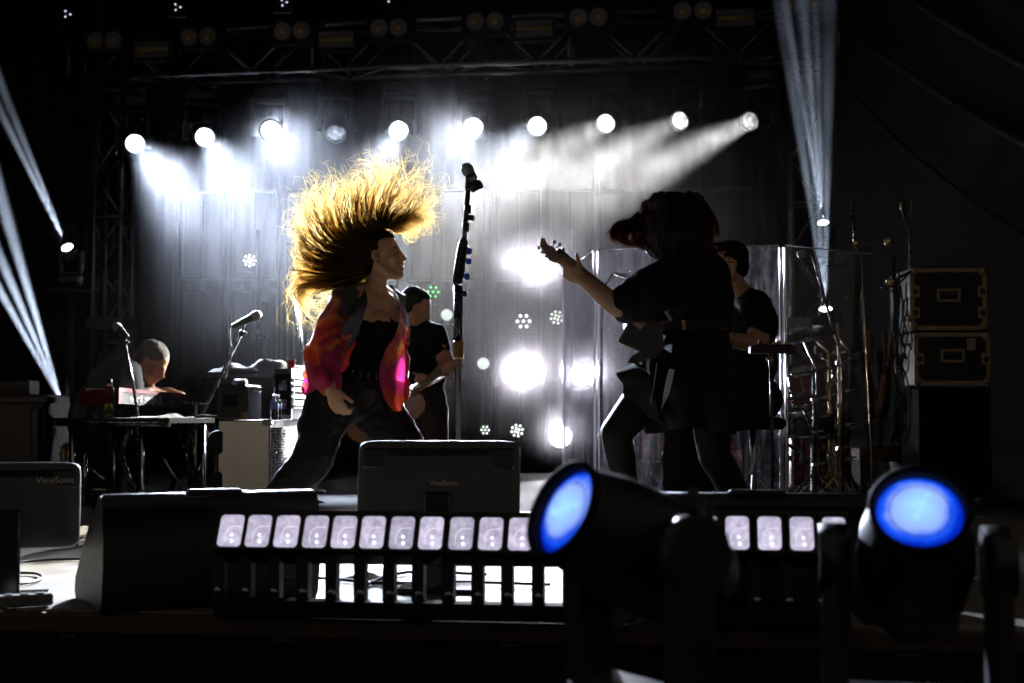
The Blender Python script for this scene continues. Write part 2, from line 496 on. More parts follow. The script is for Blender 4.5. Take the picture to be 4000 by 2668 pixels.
# short droppers from truss to each base
for o in [q for q in list(COL.objects) if q.name.startswith('moving_head_lamp')]:
    top = TA.z - 0.235
    bz = o.location.z + 0.12
    if top > bz:
        for sx in (-1, 1):
            link('dropper', MB().tube([(sx * 0.11, 0, 0.12), (sx * 0.11, 0, top - o.location.z)], 0.014, 8).box((sx * 0.11, 0, top - o.location.z), (0.06, 0.07, 0.05), None, 0.008), MATS['clamp_alu'], o, Matrix())

# ------------------------------------------------------------------ upstage blinders and LED pars
canm = black
def par_can(label, px, py, D, rad, dots, dotmat, aim=None, group='round lamps upstage', lensm=None, stand=True):
    loc = P(px, py, D); aim = Vector(aim) if aim is not None else Vector((0, 0, CAM_Z + .6))
    d = (aim - loc).normalized()
    t_ = thing('par_lamp', label, 'stage light', loc, group)
    M = rotto(d)
    c = MB().lathe([(0.01, -0.20), (rad * .75, -0.19), (rad * .95, -0.06), (rad, 0.0), (rad, 0.03), (rad * .93, 0.03), (rad * .90, 0.0)], M, 22, True, False)
    link('housing', c, canm, t_, Matrix())
    f = MB().lathe([(rad * .90, 0.002), (0.001, 0.004)], M, 22)
    link('face', f, lensm or mat('par_face_dark', (0.02, 0.02, 0.02), 0.3), t_, Matrix())
    dm = MB()
    for k, (dx, dy) in enumerate(dots):
        dm = MB().lathe([(rad * .13, 0.006), (rad * .12, 0.012), (0.001, 0.016)], M @ Matrix.Translation((dx * rad, dy * rad, 0)), 10)
        link('led', dm, dotmat, t_, Matrix())
    y = MB()
    for sx in (-1, 1): y.box(M @ Vector((sx * (rad + .012), 0, -0.03)), (0.012, 0.04, 0.12), None)
    y.box(M @ Vector((0, -rad - 0.03, -0.05)), (rad * 2 + .04, 0.04, 0.012))
    link('yoke', y, canm, t_, Matrix())
    return t_, loc, d
def ringdots(n, r, ph=0.0): return [(r * cos(2 * pi * k / n + ph), r * sin(2 * pi * k / n + ph)) for k in range(n)]
seven = [(0, 0)] + ringdots(6, 0.58, 0)
twelve = ringdots(4, 0.28, .4) + ringdots(8, 0.70, .2)
ledw = emit('led_white', (0.92, 1.0, 0.9), 3.0)
ghostg = emit('ghost_green', (0.08, 0.9, 0.18), 1.6)
ledp = emit('led_violet_white', (0.86, 0.78, 1.0), 1.5)
par_can('small round lamp with twelve white leds left of the singer hair', 975, 1018, 13.8, 0.075, twelve, ledw)
par_can('round lamp with seven green leds between singer and microphone stand', 1692, 1140, 13.6, 0.085, seven, ghostg)  # made-up lamp: the green dots are a lens flare ghost
par_can('round lamp with seven white leds above the biggest glare', 2045, 1255, 13.6, 0.10, seven, ledw)
par_can('round lamp with a cluster of white leds beside the shield edge', 2175, 1240, 13.6, 0.08, twelve, emit('led_white_dim', (0.9, 1.0, 0.9), 1.6))
par_can('low round lamp with white leds under the biggest glare', 2020, 1682, 13.6, 0.075, twelve, ledw)
par_can('low round lamp half hidden right of the microphone stand', 1895, 1680, 13.6, 0.06, seven, ledw)
half = emit('par_lens_glow', (0.85, 0.95, 0.9), 0.9)
par_can('plain round lens glowing pale behind the microphone stand', 1745, 1230, 13.6, 0.06, [], ledw, lensm=half)
par_can('plain round lens glowing pale right of the microphone stand', 1888, 1420, 13.6, 0.062, [], ledw, lensm=half)
for k, (px, py) in enumerate(((262, 55), (692, 28), (1108, 10), (1522, -6))):
    par_can('small lamp with three violet leds at the top edge, %s from the left' % ordw[k], px, py, 12.2, 0.055, ringdots(3, 0.5, .3), ledp, group='three-led lamps at the top edge')
BL = [(2005, 1005, 0.07, 500), (2105, 1030, 0.095, 1100), (2030, 1455, 0.14, 1800), (2272, 1465, 0.11, 1500), (2190, 1705, 0.11, 1300)]
blw = ['small glaring white lamp high left of the guitar headstock', 'glaring white lamp directly behind the guitar headstock', 'biggest glaring white lamp between microphone stand and drum shield', 'glaring white lamp seen through the drum shield edge', 'low glaring white lamp beside the drum shield foot']
hot = emit('blinder_hot_white', (0.98, 0.98, 1.0), 60)
for (px, py, rad, pw_), lab in zip(BL, blw):
    t_, loc, d = par_can(lab, px, py, 13.7, rad, [], ledw, (0.3, 0, 0.9), 'glaring white lamps upstage', hot)
    spot('blinder_beam', loc + d * 0.05, (0.3, 0, 0.9), pw_, 38, (0.94, 0.90, 1.0), 0.6, 0.05)
for k, px in enumerate((1005, 1692, 1890, 2035, 2130, 2240)):
    a = P(px, 1400, 13.85)
    st_ = thing('lamp_stand', 'thin dark upright pole for round lamps upstage, %s from the left' % ordw[k], 'lamp stand', (a.x, a.y, 0), 'upstage lamp poles')
    link('pole', MB().tube([(a.x, a.y, 0.01), (a.x, a.y, P(px, 900, 13.85).z)], 0.02, 8), framem, st_)
    link('base', MB().lathe([(0.22, 0), (0.22, 0.015), (0.03, 0.03)], Matrix.Translation((a.x, a.y, 0.0)), 16), framem, st_)

# ------------------------------------------------------------------ two-lamp blinders and LED strobe panels on the truss
bulb = mat('blinder_bulb_amber', (0.75, 0.42, 0.08), 0.3, 0, 0.1, 20)
refl = mat('blinder_reflector', (0.22, 0.20, 0.185), 0.5, 0.25, 0.15, 30)
refl2 = mat('blinder_reflector', (0.62, 0.58, 0.55), 0.5, 0.25, 0.15, 30)
bhouse = MB().box((0, 0.06, 0), (0.43, 0.12, 0.23), None, 0.01).mesh('housing'); bhouse.materials.append(blackm)
brefl = MB().lathe([(0.078, -0.004), (0.07, 0.0), (0.055, 0.02), (0.03, 0.04), (0.001, 0.045)], Matrix.Rotation(-pi / 2, 4, 'X'), 22).mesh('reflector'); brefl.materials.append(refl)
bring = MB().lathe([(0.092, 0.003), (0.088, 0.012), (0.078, 0.012), (0.078, -0.002)], Matrix.Rotation(pi / 2, 4, 'X'), 22, True, False).mesh('bezel'); bring.materials.append(black)
bbulb = MB().box((0, -0.016, -0.012), (0.042, 0.02, 0.042), None, 0.008).mesh('bulb'); bbulb.materials.append(bulb)
blind = [(406, 157), (773, 142), (1139, 119), (1517, 107), (1895, 83), (2298, 66), (2706, 40), (3135, 16)]
for k, (px, py) in enumerate(blind):
    D = sdepth(px, 12.35); loc = P(px, py, D)
    t_ = thing('two_lamp_blinder', 'unlit two-lamp audience blinder on the truss, %s from the left' % ordw[k], 'stage light', loc, 'two-lamp blinders on the truss', -YAW)
    link('housing', bhouse, None, t_, Matrix.Translation((0, 0.025, 0)))
    for sx in (-1, 1):
        M = Matrix.Translation((sx * 0.088, 0.008, 0))
        r_ = link('reflector', brefl, None, t_, M); link('bezel', bring, None, t_, M @ Matrix.Translation((0, 0.012, 0))); link('bulb', bbulb, None, r_, Matrix())
    link('hook', MB().box((0, 0.16, 0.02), (0.05, 0.14, 0.05), None, 0.01), MATS['clamp_alu'], t_, Matrix())
pm = bpy.data.materials.new('strobe_led_grid'); t, N, L, b = nt(pm)
tc = N.new('ShaderNodeTexCoord'); br = N.new('ShaderNodeTexBrick')
br.inputs['Scale'].default_value = 90; br.inputs['Mortar Size'].default_value = 0.02; br.offset = 0
br.inputs['Color1'].default_value = (0.12, 0.118, 0.115, 1); br.inputs['Color2'].default_value = (0.095, 0.092, 0.09, 1); br.inputs['Mortar'].default_value = (0.1, 0.1, 0.1, 1)
mp = N.new('ShaderNodeMapping'); mp.inputs['Rotation'].default_value = (pi / 2, 0, 0)
L.new(tc.outputs['Object'], mp.inputs['Vector']); L.new(mp.outputs['Vector'], br.inputs['Vector']); L.new(br.outputs['Color'], b.inputs['Base Color']); b.inputs['Roughness'].default_value = 0.4
shouse = MB().box((0, 0.06, 0), (0.37, 0.10, 0.21), None, 0.01).mesh('housing'); shouse.materials.append(blackm)
spanel = MB().box((0, 0.004, 0), (0.325, 0.006, 0.052)).mesh('led_field'); spanel.materials.append(pm)
stube = MB().tube([(-0.155, 0.004, 0), (0.155, 0.004, 0)], 0.006, 8).mesh('strobe_tube'); stube.materials.append(mat('strobe_tube_amber', (0.72, 0.55, 0.16), 0.35))
for k, (px, py) in enumerate(((590, 192), (1313, 153), (2085, 111), (2872, 68))):
    D = sdepth(px, 12.3); loc = P(px, py, D)
    t_ = thing('strobe_panel', 'flat led strobe panel with two amber tubes on the truss, %s from the left' % ordw[k], 'stage light', loc, 'strobe panels on the truss', -YAW)
    link('housing', shouse, None, t_, Matrix())
    for sz in (-1, 1):
        link('led_field', spanel, None, t_, Matrix.Translation((0, 0, sz * 0.047)))
        link('strobe_tube', stube, None, t_, Matrix.Translation((0, 0, sz * 0.009)))
    link('hook', MB().box((0, 0.15, 0.0), (0.05, 0.12, 0.05), None, 0.01), MATS['clamp_alu'], t_, Matrix())

# ------------------------------------------------------------------ side moving heads with beams going up
sidel = lens_mat('side_lens', (0.9, 0.94, 1.0), 40, 0.2)
def side_lamp(label, px, py, D, aims, power, cone, sc=1.0):
    lens = P(px, py, D)
    base_t = P(*aims[len(aims) // 2])
    d = (base_t - lens).normalized()
    pos, d = moving_head(label, lens - d * 0.185 * sc, base_t, sidel, False, sc, 'moving heads on the floor at the sides')
    for a in aims:
        spot('side_beam', pos, P(*a), power, cone, (0.68, 0.80, 1.0), 0.5, 0.015)
    return pos
side_lamp('moving head at far left, the upper one, beam slanting up left', 262, 965, 10.5, [(190, 790, 10.1), (172, 780, 10.1), (150, 740, 10.1)], 130, 2.4, .5)
side_lamp('moving head at far left, the lower one behind the keyboard player', 243, 1576, 10.5, [(8, 1150, 9.9), (62, 1150, 9.9), (115, 1150, 9.9)], 420, 3.2, .55)
side_lamp('moving head at right, the upper small one, in front of the truss tower', 3215, 868, 11.0, [(3100, 200, 10.0), (3150, 150, 10.0), (3190, 150, 10.0)], 110, 2.2, 0.5)
side_lamp('moving head at right, the lower one above the drum kit', 3225, 1205, 10.0, [(3080, 200, 9.0), (3150, 200, 9.0), (3235, 200, 9.0)], 150, 3.2, .55)
for o in [q for q in list(COL.objects) if q.get('group') == 'moving heads on the floor at the sides']:
    x, y, z = o.location
    z -= 0.11
    lt_ = 'left' if x < 0 else 'right'
    hi_ = 'tall' if z > (1.0 if x < 0 else 1.4) else 'short'
    q = thing('lamp_pole', '%s black pole under the %s side moving head lamp' % (hi_, lt_), 'lamp stand', (x, y, 0), 'poles under the side lamps')
    link('pole', MB().tube([(0, 0, 0.02), (0, 0, z)], 0.03, 10), blackm, q, Matrix())
    link('base', MB().lathe([(0.3, 0), (0.3, 0.012), (0.03, 0.03)], None, 20), blackm, q, Matrix())
    link('top_plate', MB().box((0, 0, z), (0.3, 0.25, 0.012)), blackm, q, Matrix())
# ------------------------------------------------------------------ foreground: floor wedges, screens, light bars, blue lamps
def text_mesh(body, size, ext=0.001):
    cu = bpy.data.curves.new('lettering', 'FONT'); cu.body = body; cu.size = size; cu.extrude = ext
    cu.align_x = 'CENTER'; cu.align_y = 'CENTER'; cu.resolution_u = 3
    o = bpy.data.objects.new('lettering', cu); COL.objects.link(o)
    dg = bpy.context.evaluated_depsgraph_get()
    me = bpy.data.meshes.new_from_object(o.evaluated_get(dg))
    bpy.data.objects.remove(o); bpy.data.curves.remove(cu)
    me.materials.clear()
    return me
def frame(o, x, z):
    """matrix with local x along x, local z along z (text lies in local xy, faces +z)"""
    x = Vector(x).normalized(); z = Vector(z).normalized(); y = z.cross(x).normalized(); x = y.cross(z)
    return Matrix(((x.x, y.x, z.x, o[0]), (x.y, y.y, z.y, o[1]), (x.z, y.z, z.z, o[2]), (0, 0, 0, 1)))

wpaint = mat('wedge_textured_paint', (0.014, 0.014, 0.0145), 0.4, 0, 0.25, 40, 0.5, 260)
grille = mat('steel_grille_black', (0.02, 0.02, 0.02), 0.5, 0.4, 0.3, 90, 0.4, 300)
def wedge(label, loc, psi, w=0.60):
    t_ = thing('floor_monitor_speaker', label, 'speaker', loc, 'floor wedge speakers', psi)
    prof = [(0.02, 0.0), (-0.005, 0.03), (-0.02, 0.12), (-0.018, 0.22), (0.0, 0.30)]
    for k in range(7):
        a = pi - k * (pi * 0.72) / 6
        prof.append((0.045 + 0.045 * cos(a), 0.30 + 0.045 * sin(a)))
    prof += [(0.20, 0.255), (0.33, 0.15), (0.43, 0.06), (0.44, 0.02), (0.42, 0.0)]
    m = MB()
    pa = [Vector((-w / 2, y, z)) for y, z in prof]
    n = len(prof); xs = [-w / 2, -w / 2 + 0.012, w / 2 - 0.012, w / 2]; rows = []
    for i, x in enumerate(xs):
        sh = 0.965 if i in (0, 3) else 1
        rows.append([Vector((x, 0.2 + (y - 0.2) * sh, 0.16 + (z - 0.16) * sh if z > 0.001 else 0)) for y, z in prof])
    m.grid(rows, True, True)
    m.f.append(tuple(range(n))); m.smooth.append(False)
    m.f.append(tuple(range(len(m.v) - n, len(m.v)))[::-1]); m.smooth.append(False)
    link('cabinet', m, wpaint, t_, Matrix())
    link('grille', MB().box((0, 0.272, 0.215), (w - 0.08, 0.30, 0.012), Matrix.Rotation(radians(-39), 3, 'X')), grille, t_, Matrix())
    h = MB().box((0, 0.008, 0.345), (0.17, 0.03, 0.02), None, 0.008)
    link('handle', h, black, t_, Matrix())
    return t_
lw = P(835, 2370, 4.30); lw.z = 0
wedge('black floor wedge speaker at left with its pale lit side panel', lw, radians(27), 0.66)
rw = P(2960, 2400, 4.25); rw.z = 0.0
wedge('black floor wedge speaker at right behind the light bar', rw, radians(-10), 0.66)

# --- light bars with square reflector cells
pearl = bpy.data.materials.new('cell_reflector_lit'); t, N, L, b = nt(pearl)
tc = N.new('ShaderNodeTexCoord'); nz = N.new('ShaderNodeTexNoise'); nz.inputs['Scale'].default_value = 42; nz.inputs['Detail'].default_value = 9; nz.inputs['Roughness'].default_value = .68
oi = N.new('ShaderNodeObjectInfo'); va = N.new('ShaderNodeVectorMath'); va.operation = 'ADD'
L.new(tc.outputs['Object'], va.inputs[0]); L.new(oi.outputs['Location'], va.inputs[1]); L.new(va.outputs[0], nz.inputs['Vector'])
cr = N.new('ShaderNodeValToRGB'); cr.color_ramp.elements[0].position = 0.34; cr.color_ramp.elements[0].color = (0.26, 0.235, 0.33, 1); cr.color_ramp.elements[1].position = 0.68; cr.color_ramp.elements[1].color = (0.56, 0.52, 0.66, 1)
L.new(nz.outputs['Fac'], cr.inputs['Fac'])
b.inputs['Base Color'].default_value = (0.2, 0.2, 0.22, 1)
rn = N.new('ShaderNodeMapRange'); rn.inputs['To Min'].default_value = .95; rn.inputs['To Max'].default_value = 1.45; L.new(oi.outputs['Random'], rn.inputs['Value']); L.new(rn.outputs[0], b.inputs['Emission Strength'])
L.new(cr.outputs['Color'], b.inputs['Emission Color'])
pearl.cycles.emission_sampling = 'NONE'
ledhot = emit('cell_led', (0.85, 0.82, 1.0), 2.4)
edgeglow = emit('cell_edge_glow', (0.85, 0.82, 0.95), 1.05)
CELLX = [846, 954, 1065, 1177, 1288, 1400, 1514, 1628, 1746, 1861, 1977, 2098, 2219, 2340, 2461, 2582, 2703, 2824, 2950, 3076, 3203]
BD = 3.99
def bp_(px, py): return P(px, py, sdepth(px, BD))
TILT = radians(-28)
def light_bar(label, cells):
    x0, x1 = CELLX[cells[0]] - 8, CELLX[cells[-1]] + 118
    a, b_ = bp_(x0, 2076), bp_(x1, 2084); mid = (a + b_) / 2; Ln = (b_ - a).length
    t_ = thing('light_bar', label, 'stage light', (mid.x, mid.y, 0.0), 'light bars along the stage edge', -YAW)
    cz = mid.z
    Rx = Matrix.Rotation(TILT, 3, 'X'); R4 = Rx.to_4x4()
    hs = MB().box(Rx @ Vector((0, 0.052, 0)) + Vector((0, 0, cz)), (Ln, 0.085, 0.125), Rx, 0.006)
    link('housing', hs, blackm, t_, Matrix())
    link('top_rail', MB().box(Rx @ Vector((0, 0.006, 0.062)) + Vector((0, 0, cz)), (Ln, 0.014, 0.007), Rx), black, t_, Matrix())
    for c in cells:
        px = CELLX[c] + 56
        p = bp_(px, 2076); u = (p - mid).dot(SX)
        wd = (bp_(px + 46, 2076) - bp_(px - 46, 2076)).length
        M = Matrix.Translation((u, 0, cz)) @ R4
        hgt = 0.098
        q = MB()
        # bevelled recess frame, reflector dish
        fr = MB()
        for sx in (-1, 1): fr.box((sx * (wd / 2 + 0.004), 0.004, 0), (0.007, 0.012, hgt + 0.016))
        for sz in (-1, 1): fr.box((0, 0.0045, sz * (hgt / 2 + 0.004)), (wd + 0.001, 0.011, 0.007))
        link('cell_frame', fr, black, t_, M)
        rr = 0.012; pts = []
        for (cx, cz_, a0) in ((wd / 2 - rr, hgt / 2 - rr, 0), (-wd / 2 + rr, hgt / 2 - rr, pi / 2), (-wd / 2 + rr, -hgt / 2 + rr, pi), (wd / 2 - rr, -hgt / 2 + rr, 1.5 * pi)):
            for k in range(4): pts.append((cx + rr * cos(a0 + k * pi / 6), cz_ + rr * sin(a0 + k * pi / 6)))
        n = len(pts)
        q.add([Vector((x, 0.0, z)) for x, z in pts] + [Vector((x * .55, 0.009, z * .5)) for x, z in pts], [(i, (i + 1) % n, n + (i + 1) % n, n + i) for i in range(n)] + [tuple(range(n, 2 * n))])
        rf = link('reflector', q, pearl, t_, M)
        k0 = (px - 2000) / 1400
        arc = MB().tube([(wd * (-.22 - .05 * k0), -0.001, -0.036), (wd * (-.24 - .05 * k0), -0.001, -0.008), (wd * (-.16 - .05 * k0), -0.001, 0.006), (wd * .0, -0.001, 0.013), (wd * .4, -0.001, 0.014)], 0.0011, 5)
        link('inner_edge', arc, edgeglow, rf, Matrix())
        link('led', MB().ball((wd * .06, 0.001, -0.012), 0.004, None, 8, 6), ledhot, rf, Matrix())
        link('led', MB().ball((wd * .10, 0.001, -0.031), 0.0045, None, 8, 6), ledhot, rf, Matrix())
        link('bracket', MB().box((u - wd * .62, 0.035, cz / 2 - 0.005), (0.034, 0.05, cz - 0.105), None, 0.004), black, t_, Matrix())
        link('knob', MB().lathe([(0.012, 0), (0.012, 0.012), (0.004, 0.016)], Matrix.Translation((u - wd * .55, 0.008, 0.075)) @ Matrix.Rotation(pi / 2, 4, 'X'), 10), steel, t_, Matrix())
    link('base_rail', MB().box((0, 0.03, 0.026), (Ln, 0.08, 0.048), None, 0.006), blackm, t_, Matrix())
light_bar('black light bar of twelve lit square cells in front of the left wedge', list(range(0, 12)))
light_bar('black light bar of lit square cells running on behind the two blue lamps', list(range(12, 21)))

# --- computer screens used as prompters, backs to the viewer
scr = mat('screen_back_plastic', (0.07, 0.068, 0.066), 0.42, 0, 0.12, 6, 0.25, 400)
scrd = mat('screen_gloss_black', (0.012, 0.012, 0.013), 0.2, 0, 0.2, 6)
letm = mat('silver_lettering', (0.62, 0.60, 0.58), 0.35, 0.4, 0.05)
def screen(label, ctr, yaw, lean, w, h, txt=None, foot=True, txtpos=(0, 0), tsize=0.03):
    t_ = thing('computer_screen', label, 'monitor', (ctr[0], ctr[1], 0), 'screens used as prompters', yaw)
    z = ctr[2]
    M = Matrix.Translation((0, 0, z)) @ Matrix.Rotation(lean, 4, 'X')
    rows = []
    for (s, y) in ((1.0, 0.0), (1.0, -0.012), (0.975, -0.022), (0.80, -0.034), (0.5, -0.044)):
        ring = []
        for k in range(40):
            a = 2 * pi * k / 40; c, sn = cos(a), sin(a); e = 0.16
            ring.append(Vector((math.copysign(abs(c) ** e, c) * w / 2 * s, y, math.copysign(abs(sn) ** e, sn) * h / 2 * s)))
        rows.append(ring)
    m = MB().grid(rows, True, True)
    m.f.append(tuple(range(len(m.v) - 40, len(m.v)))); m.smooth.append(False)
    m.f.append(tuple(range(40))[::-1]); m.smooth.append(False)
    sh = link('back_shell', m, scr, t_, M)
    link('upper_band', MB().box((0, -0.030, h * .30), (w * .93, 0.016, h * .22), None, 0.006), scrd, t_, M)
    link('front_glass', MB().box((0, 0.004, 0), (w * .985, 0.006, h * .97)), scrd, t_, M)
    link('vent_slots', (lambda mm: [mm.box((-w * .3 + k * w * .6 / 29, -0.0395, h * .36), (0.006, 0.006, 0.02)) for k in range(30)] and mm)(MB()), blackm, t_, M)
    if foot:
        link('neck', MB().box((0, -0.055, z / 2 - 0.02), (0.09, 0.03, z + 0.02), None, 0.008), scrd, t_, Matrix())
        link('foot', MB().box((0, -0.01, 0.009), (0.26, 0.19, 0.016), None, 0.006), scrd, t_, Matrix())
    if txt:
        tm = text_mesh(txt, tsize)
        tm.materials.append(letm)
        link('lettering', tm, None, sh, frame((txtpos[0], -0.0450, txtpos[1]), (1, 0, 0), (0, -1, 0)))
    return t_
c = P(1715, 1905, 4.7)
screen('grey computer screen seen from behind, centre stage at the singer feet', c, radians(-3), radians(-9), 0.535, 0.31, 'ViewSonic', True, (0.02, 0.01), 0.022)
c = P(30, 1975, 4.5)
screen('grey computer screen seen from behind at the far left edge', c, radians(14), radians(-6), 0.44, 0.27, 'ViewSonic', True, (0.145, 0.075), 0.028)

# --- blue moving heads close to the viewer
blu = bpy.data.materials.new('blue_lens_lit'); t, N, L, b = nt(blu)
tc = N.new('ShaderNodeTexCoord'); ln = N.new('ShaderNodeVectorMath'); ln.operation = 'LENGTH'
mp = N.new('ShaderNodeMapping'); mp.inputs['Scale'].default_value = (1, 1, 0); mp.inputs['Location'].default_value = (0.005, 0.006, 0)
L.new(tc.outputs['Object'], mp.inputs['Vector']); L.new(mp.outputs['Vector'], ln.inputs[0])
nz = N.new('ShaderNodeTexNoise'); nz.inputs['Scale'].default_value = 16; nz.inputs['Detail'].default_value = 3; L.new(tc.outputs['Object'], nz.inputs['Vector'])
m2 = N.new('ShaderNodeMath'); m2.operation = 'MULTIPLY_ADD'; m2.inputs[1].default_value = 0.05; L.new(nz.outputs['Fac'], m2.inputs[0]); L.new(ln.outputs['Value'], m2.inputs[2])
cr = N.new('ShaderNodeValToRGB'); E = cr.color_ramp.elements
E[0].position = 0.0; E[0].color = (0.45, 0.86, 1.0, 1); E[1].position = 1.0; E[1].color = (0.0, 0.02, 0.5, 1)
e = E.new(0.42); e.color = (0.32, 0.62, 1.0, 1)
e = E.new(0.68); e.color = (0.28, 0.42, 1.0, 1)
e = E.new(0.85); e.color = (0.01, 0.10, 0.95, 1)
mr = N.new('ShaderNodeMapRange'); mr.inputs['From Max'].default_value = 0.105; L.new(m2.outputs[0], mr.inputs['Value']); L.new(mr.outputs['Result'], cr.inputs['Fac'])
L.new(cr.outputs['Color'], b.inputs['Emission Color']); b.inputs['Emission Strength'].default_value = 1.1
b.inputs['Base Color'].default_value = (0.01, 0.02, 0.1, 1); b.inputs['Roughness'].default_value = 0.08
def blue_head(label, px, py, D, d, sc):
    lens = P(px, py, D); d = Vector(d).normalized()
    piv = lens - d * 0.175 * sc
    moving_head(label, piv, piv + d, blu, False, sc, 'blue lit moving heads at the front')
tocam = lambda px, py, D: (Vector((0, 0, CAM_Z)) - P(px, py, D)).normalized()
v = tocam(3593, 1998, 2.72)
blue_head('blue lit moving head lamp at right facing the viewer, out of focus', 3593, 1998, 2.72, v * 0.84 + Vector((0.06, 0, 0.55)), 1.02)
v = tocam(2210, 1998, 2.62)
blue_head('blue lit moving head lamp in the middle turned to the left', 2210, 1998, 2.62, v * 0.50 + Vector((-0.78, 0, 0.40)), 1.02)
bhl = [o for o in COL.objects if o.name.startswith('moving_head_lamp') and o.get('group') == 'blue lit moving heads at the front']
for o, nm in zip(bhl, ('right', 'middle')):
    h = [c_ for c_ in o.children if c_.name.startswith('head')][0]
    lm = [c_ for c_ in h.children if c_.name.startswith('lens') and 'ring' not in c_.name][0]
    rg = [c_ for c_ in h.children if 'ring' in c_.name][0]; rg.data = rg.data.copy(); rg.data.materials.clear(); rg.data.materials.append(blackm)
    yk = [c_ for c_ in o.children if c_.name.startswith('yoke')][0]; yk.data = yk.data.copy(); yk.data.materials.clear(); yk.data.materials.append(mat('lamp_yoke_grey_plastic', (.016, .0155, .0165), .3, 0, .1, 8))
    for q in range(4):
        link('lens_hotspot', MB().ball((-0.004 + 0.004 * q, 0.02 - 0.018 * q, -0.187 + 0.002 * q), 0.006, None, 8, 6), emit('lens_hotspot_glow', (0.35, 0.75, 1.0), 1.0), h, Matrix())
    for rr_ in (0.055, 0.031):
        link('lens_zone_ring', MB().lathe([(rr_ - .0012, .1785 - rr_ * .12 + .005), (rr_, .1800 - rr_ * .12 + .005), (rr_ + .0012, .1785 - rr_ * .12 + .005)], Matrix.Rotation(pi, 4, 'X'), 28, True, False), mat('lens_zone_blue', (.02, .06, .4), .15), h, Matrix())
    # what the lamp stands on
    bz = o.location.z - 0.11 * 1.02
    b_ = thing('lamp_pedestal', 'black flight case under the %s blue moving head lamp' % nm, 'case', (o.location.x, o.location.y, -1.25), 'cases under the blue lamps')
    link('case_body', MB().box((o.location.x, o.location.y, (-1.25 + bz) / 2), (0.52, 0.42, bz + 1.25 - 0.03), None, 0.02), blackm, b_)
    link('lid', MB().box((o.location.x, o.location.y, bz - 0.01), (0.54, 0.44, 0.02), None, 0.004), black, b_)

# --- cables and power strip on the floor at the left
cabm = mat('cable_rubber', (0.02, 0.02, 0.02), 0.5, 0, 0.2, 20)
cabg = mat('cable_grey', (0.14, 0.135, 0.13), 0.5, 0, 0.2, 20)
def floorpath(pts, r=0.004, m=cabm, dz=0.0):
    out = []
    for (px, py) in pts:
        D = CAM_Z * FPX / (py - 1607); out.append(P(px, py, D) + Vector((0, 0, r + dz)))
    # catmull
    q = []
    for i in range(len(out) - 1):
        p0, p1, p2, p3 = out[max(i - 1, 0)], out[i], out[i + 1], out[min(i + 2, len(out) - 1)]
        for k in range(6):
            s = k / 6
            q.append(0.5 * ((2 * p1) + (p2 - p0) * s + (2 * p0 - 5 * p1 + 4 * p2 - p3) * s * s + (3 * p1 - p0 - 3 * p2 + p3) * s ** 3))
    q.append(out[-1])
    return MB().tube(q, r, 6)
tag(link('floor_cable', floorpath([(-40, 2215), (60, 2203), (180, 2192), (330, 2187), (520, 2180)], 0.005), cabm), 'black cable lying straight across the lit floor at left', 'cable', 'cables on the floor at left')
tag(link('floor_cable', floorpath([(-40, 2240), (60, 2243), (140, 2246), (165, 2262), (120, 2280), (40, 2292), (-40, 2300)], 0.005), cabm), 'black cable looping on the lit floor at left', 'cable', 'cables on the floor at left')
tag(link('floor_cable', floorpath([(25, 2170), (40, 2215), (35, 2270), (8, 2300), (20, 2330), (75, 2335), (80, 2360), (20, 2372), (-30, 2360)], 0.006), cabg), 'grey cable coiled under the left screen', 'cable', 'cables on the floor at left')
c = P(95, 2362, 4.3); c.z = 0.02
ps = thing('power_strip', 'small pale power strip among the cables at the left stage edge', 'power strip', (c.x, c.y, 0))
link('body', MB().box((c.x, c.y, 0.022), (0.16, 0.05, 0.036), Matrix.Rotation(0.5, 3, 'Z'), 0.006), cabg, ps)
for k in range(3): link('socket', MB().lathe([(0.014, 0), (0.014, 0.003)], Matrix.Translation((c.x - 0.04 + 0.04 * k, c.y - 0.02 + 0.021 * k, 0.04)), 12), cabm, ps)
tag(link('floor_cable', floorpath([(1080, 2262), (1300, 2268), (1500, 2285), (1800, 2280), (2150, 2290)], 0.006), cabm), 'black cable lying on the bright floor behind the light bar', 'cable')
tag(link('floor_cable', floorpath([(1430, 2290), (1500, 2262), (1620, 2240), (1900, 2250)], 0.006), cabm), 'thin black cable crossing the bright floor behind the light bar', 'cable')
# ------------------------------------------------------------------ stands, microphones, keyboard corner
micm = mat('microphone_black', (0.02, 0.02, 0.021), 0.4, 0.3, 0.2, 30)
meshm = mat('microphone_grille', (0.28, 0.28, 0.28), 0.35, 0.9, 0.2, 300, 0.6, 900)
dark_steel = mat('dark_steel_tube', (0.05, 0.05, 0.055), 0.28, 0.8, 0.2, 30)
def microphone(name_label, head, tail, r=0.024):
    """hand microphone from head centre to tail end"""
    head = Vector(head); tail = Vector(tail); d = (tail - head); Ln = d.length; d.normalize()
    t_ = thing('microphone', name_label, 'microphone', head)
    M = place(head, d)
    g = MB().lathe([(0.001, -r), (r * .6, -r * .82), (r * .93, -r * .3), (r, r * .15), (r * .92, r * .7), (r * .8, r * 1.0)], M, 18)
    link('grille', g, meshm, t_)
    link('body', MB().lathe([(r * .86, r * 0.95), (r * .9, r * 1.2), (r * .78, r * 1.5), (r * .55, Ln * .95), (r * .5, Ln)], M, 16), micm, t_)
    return t_
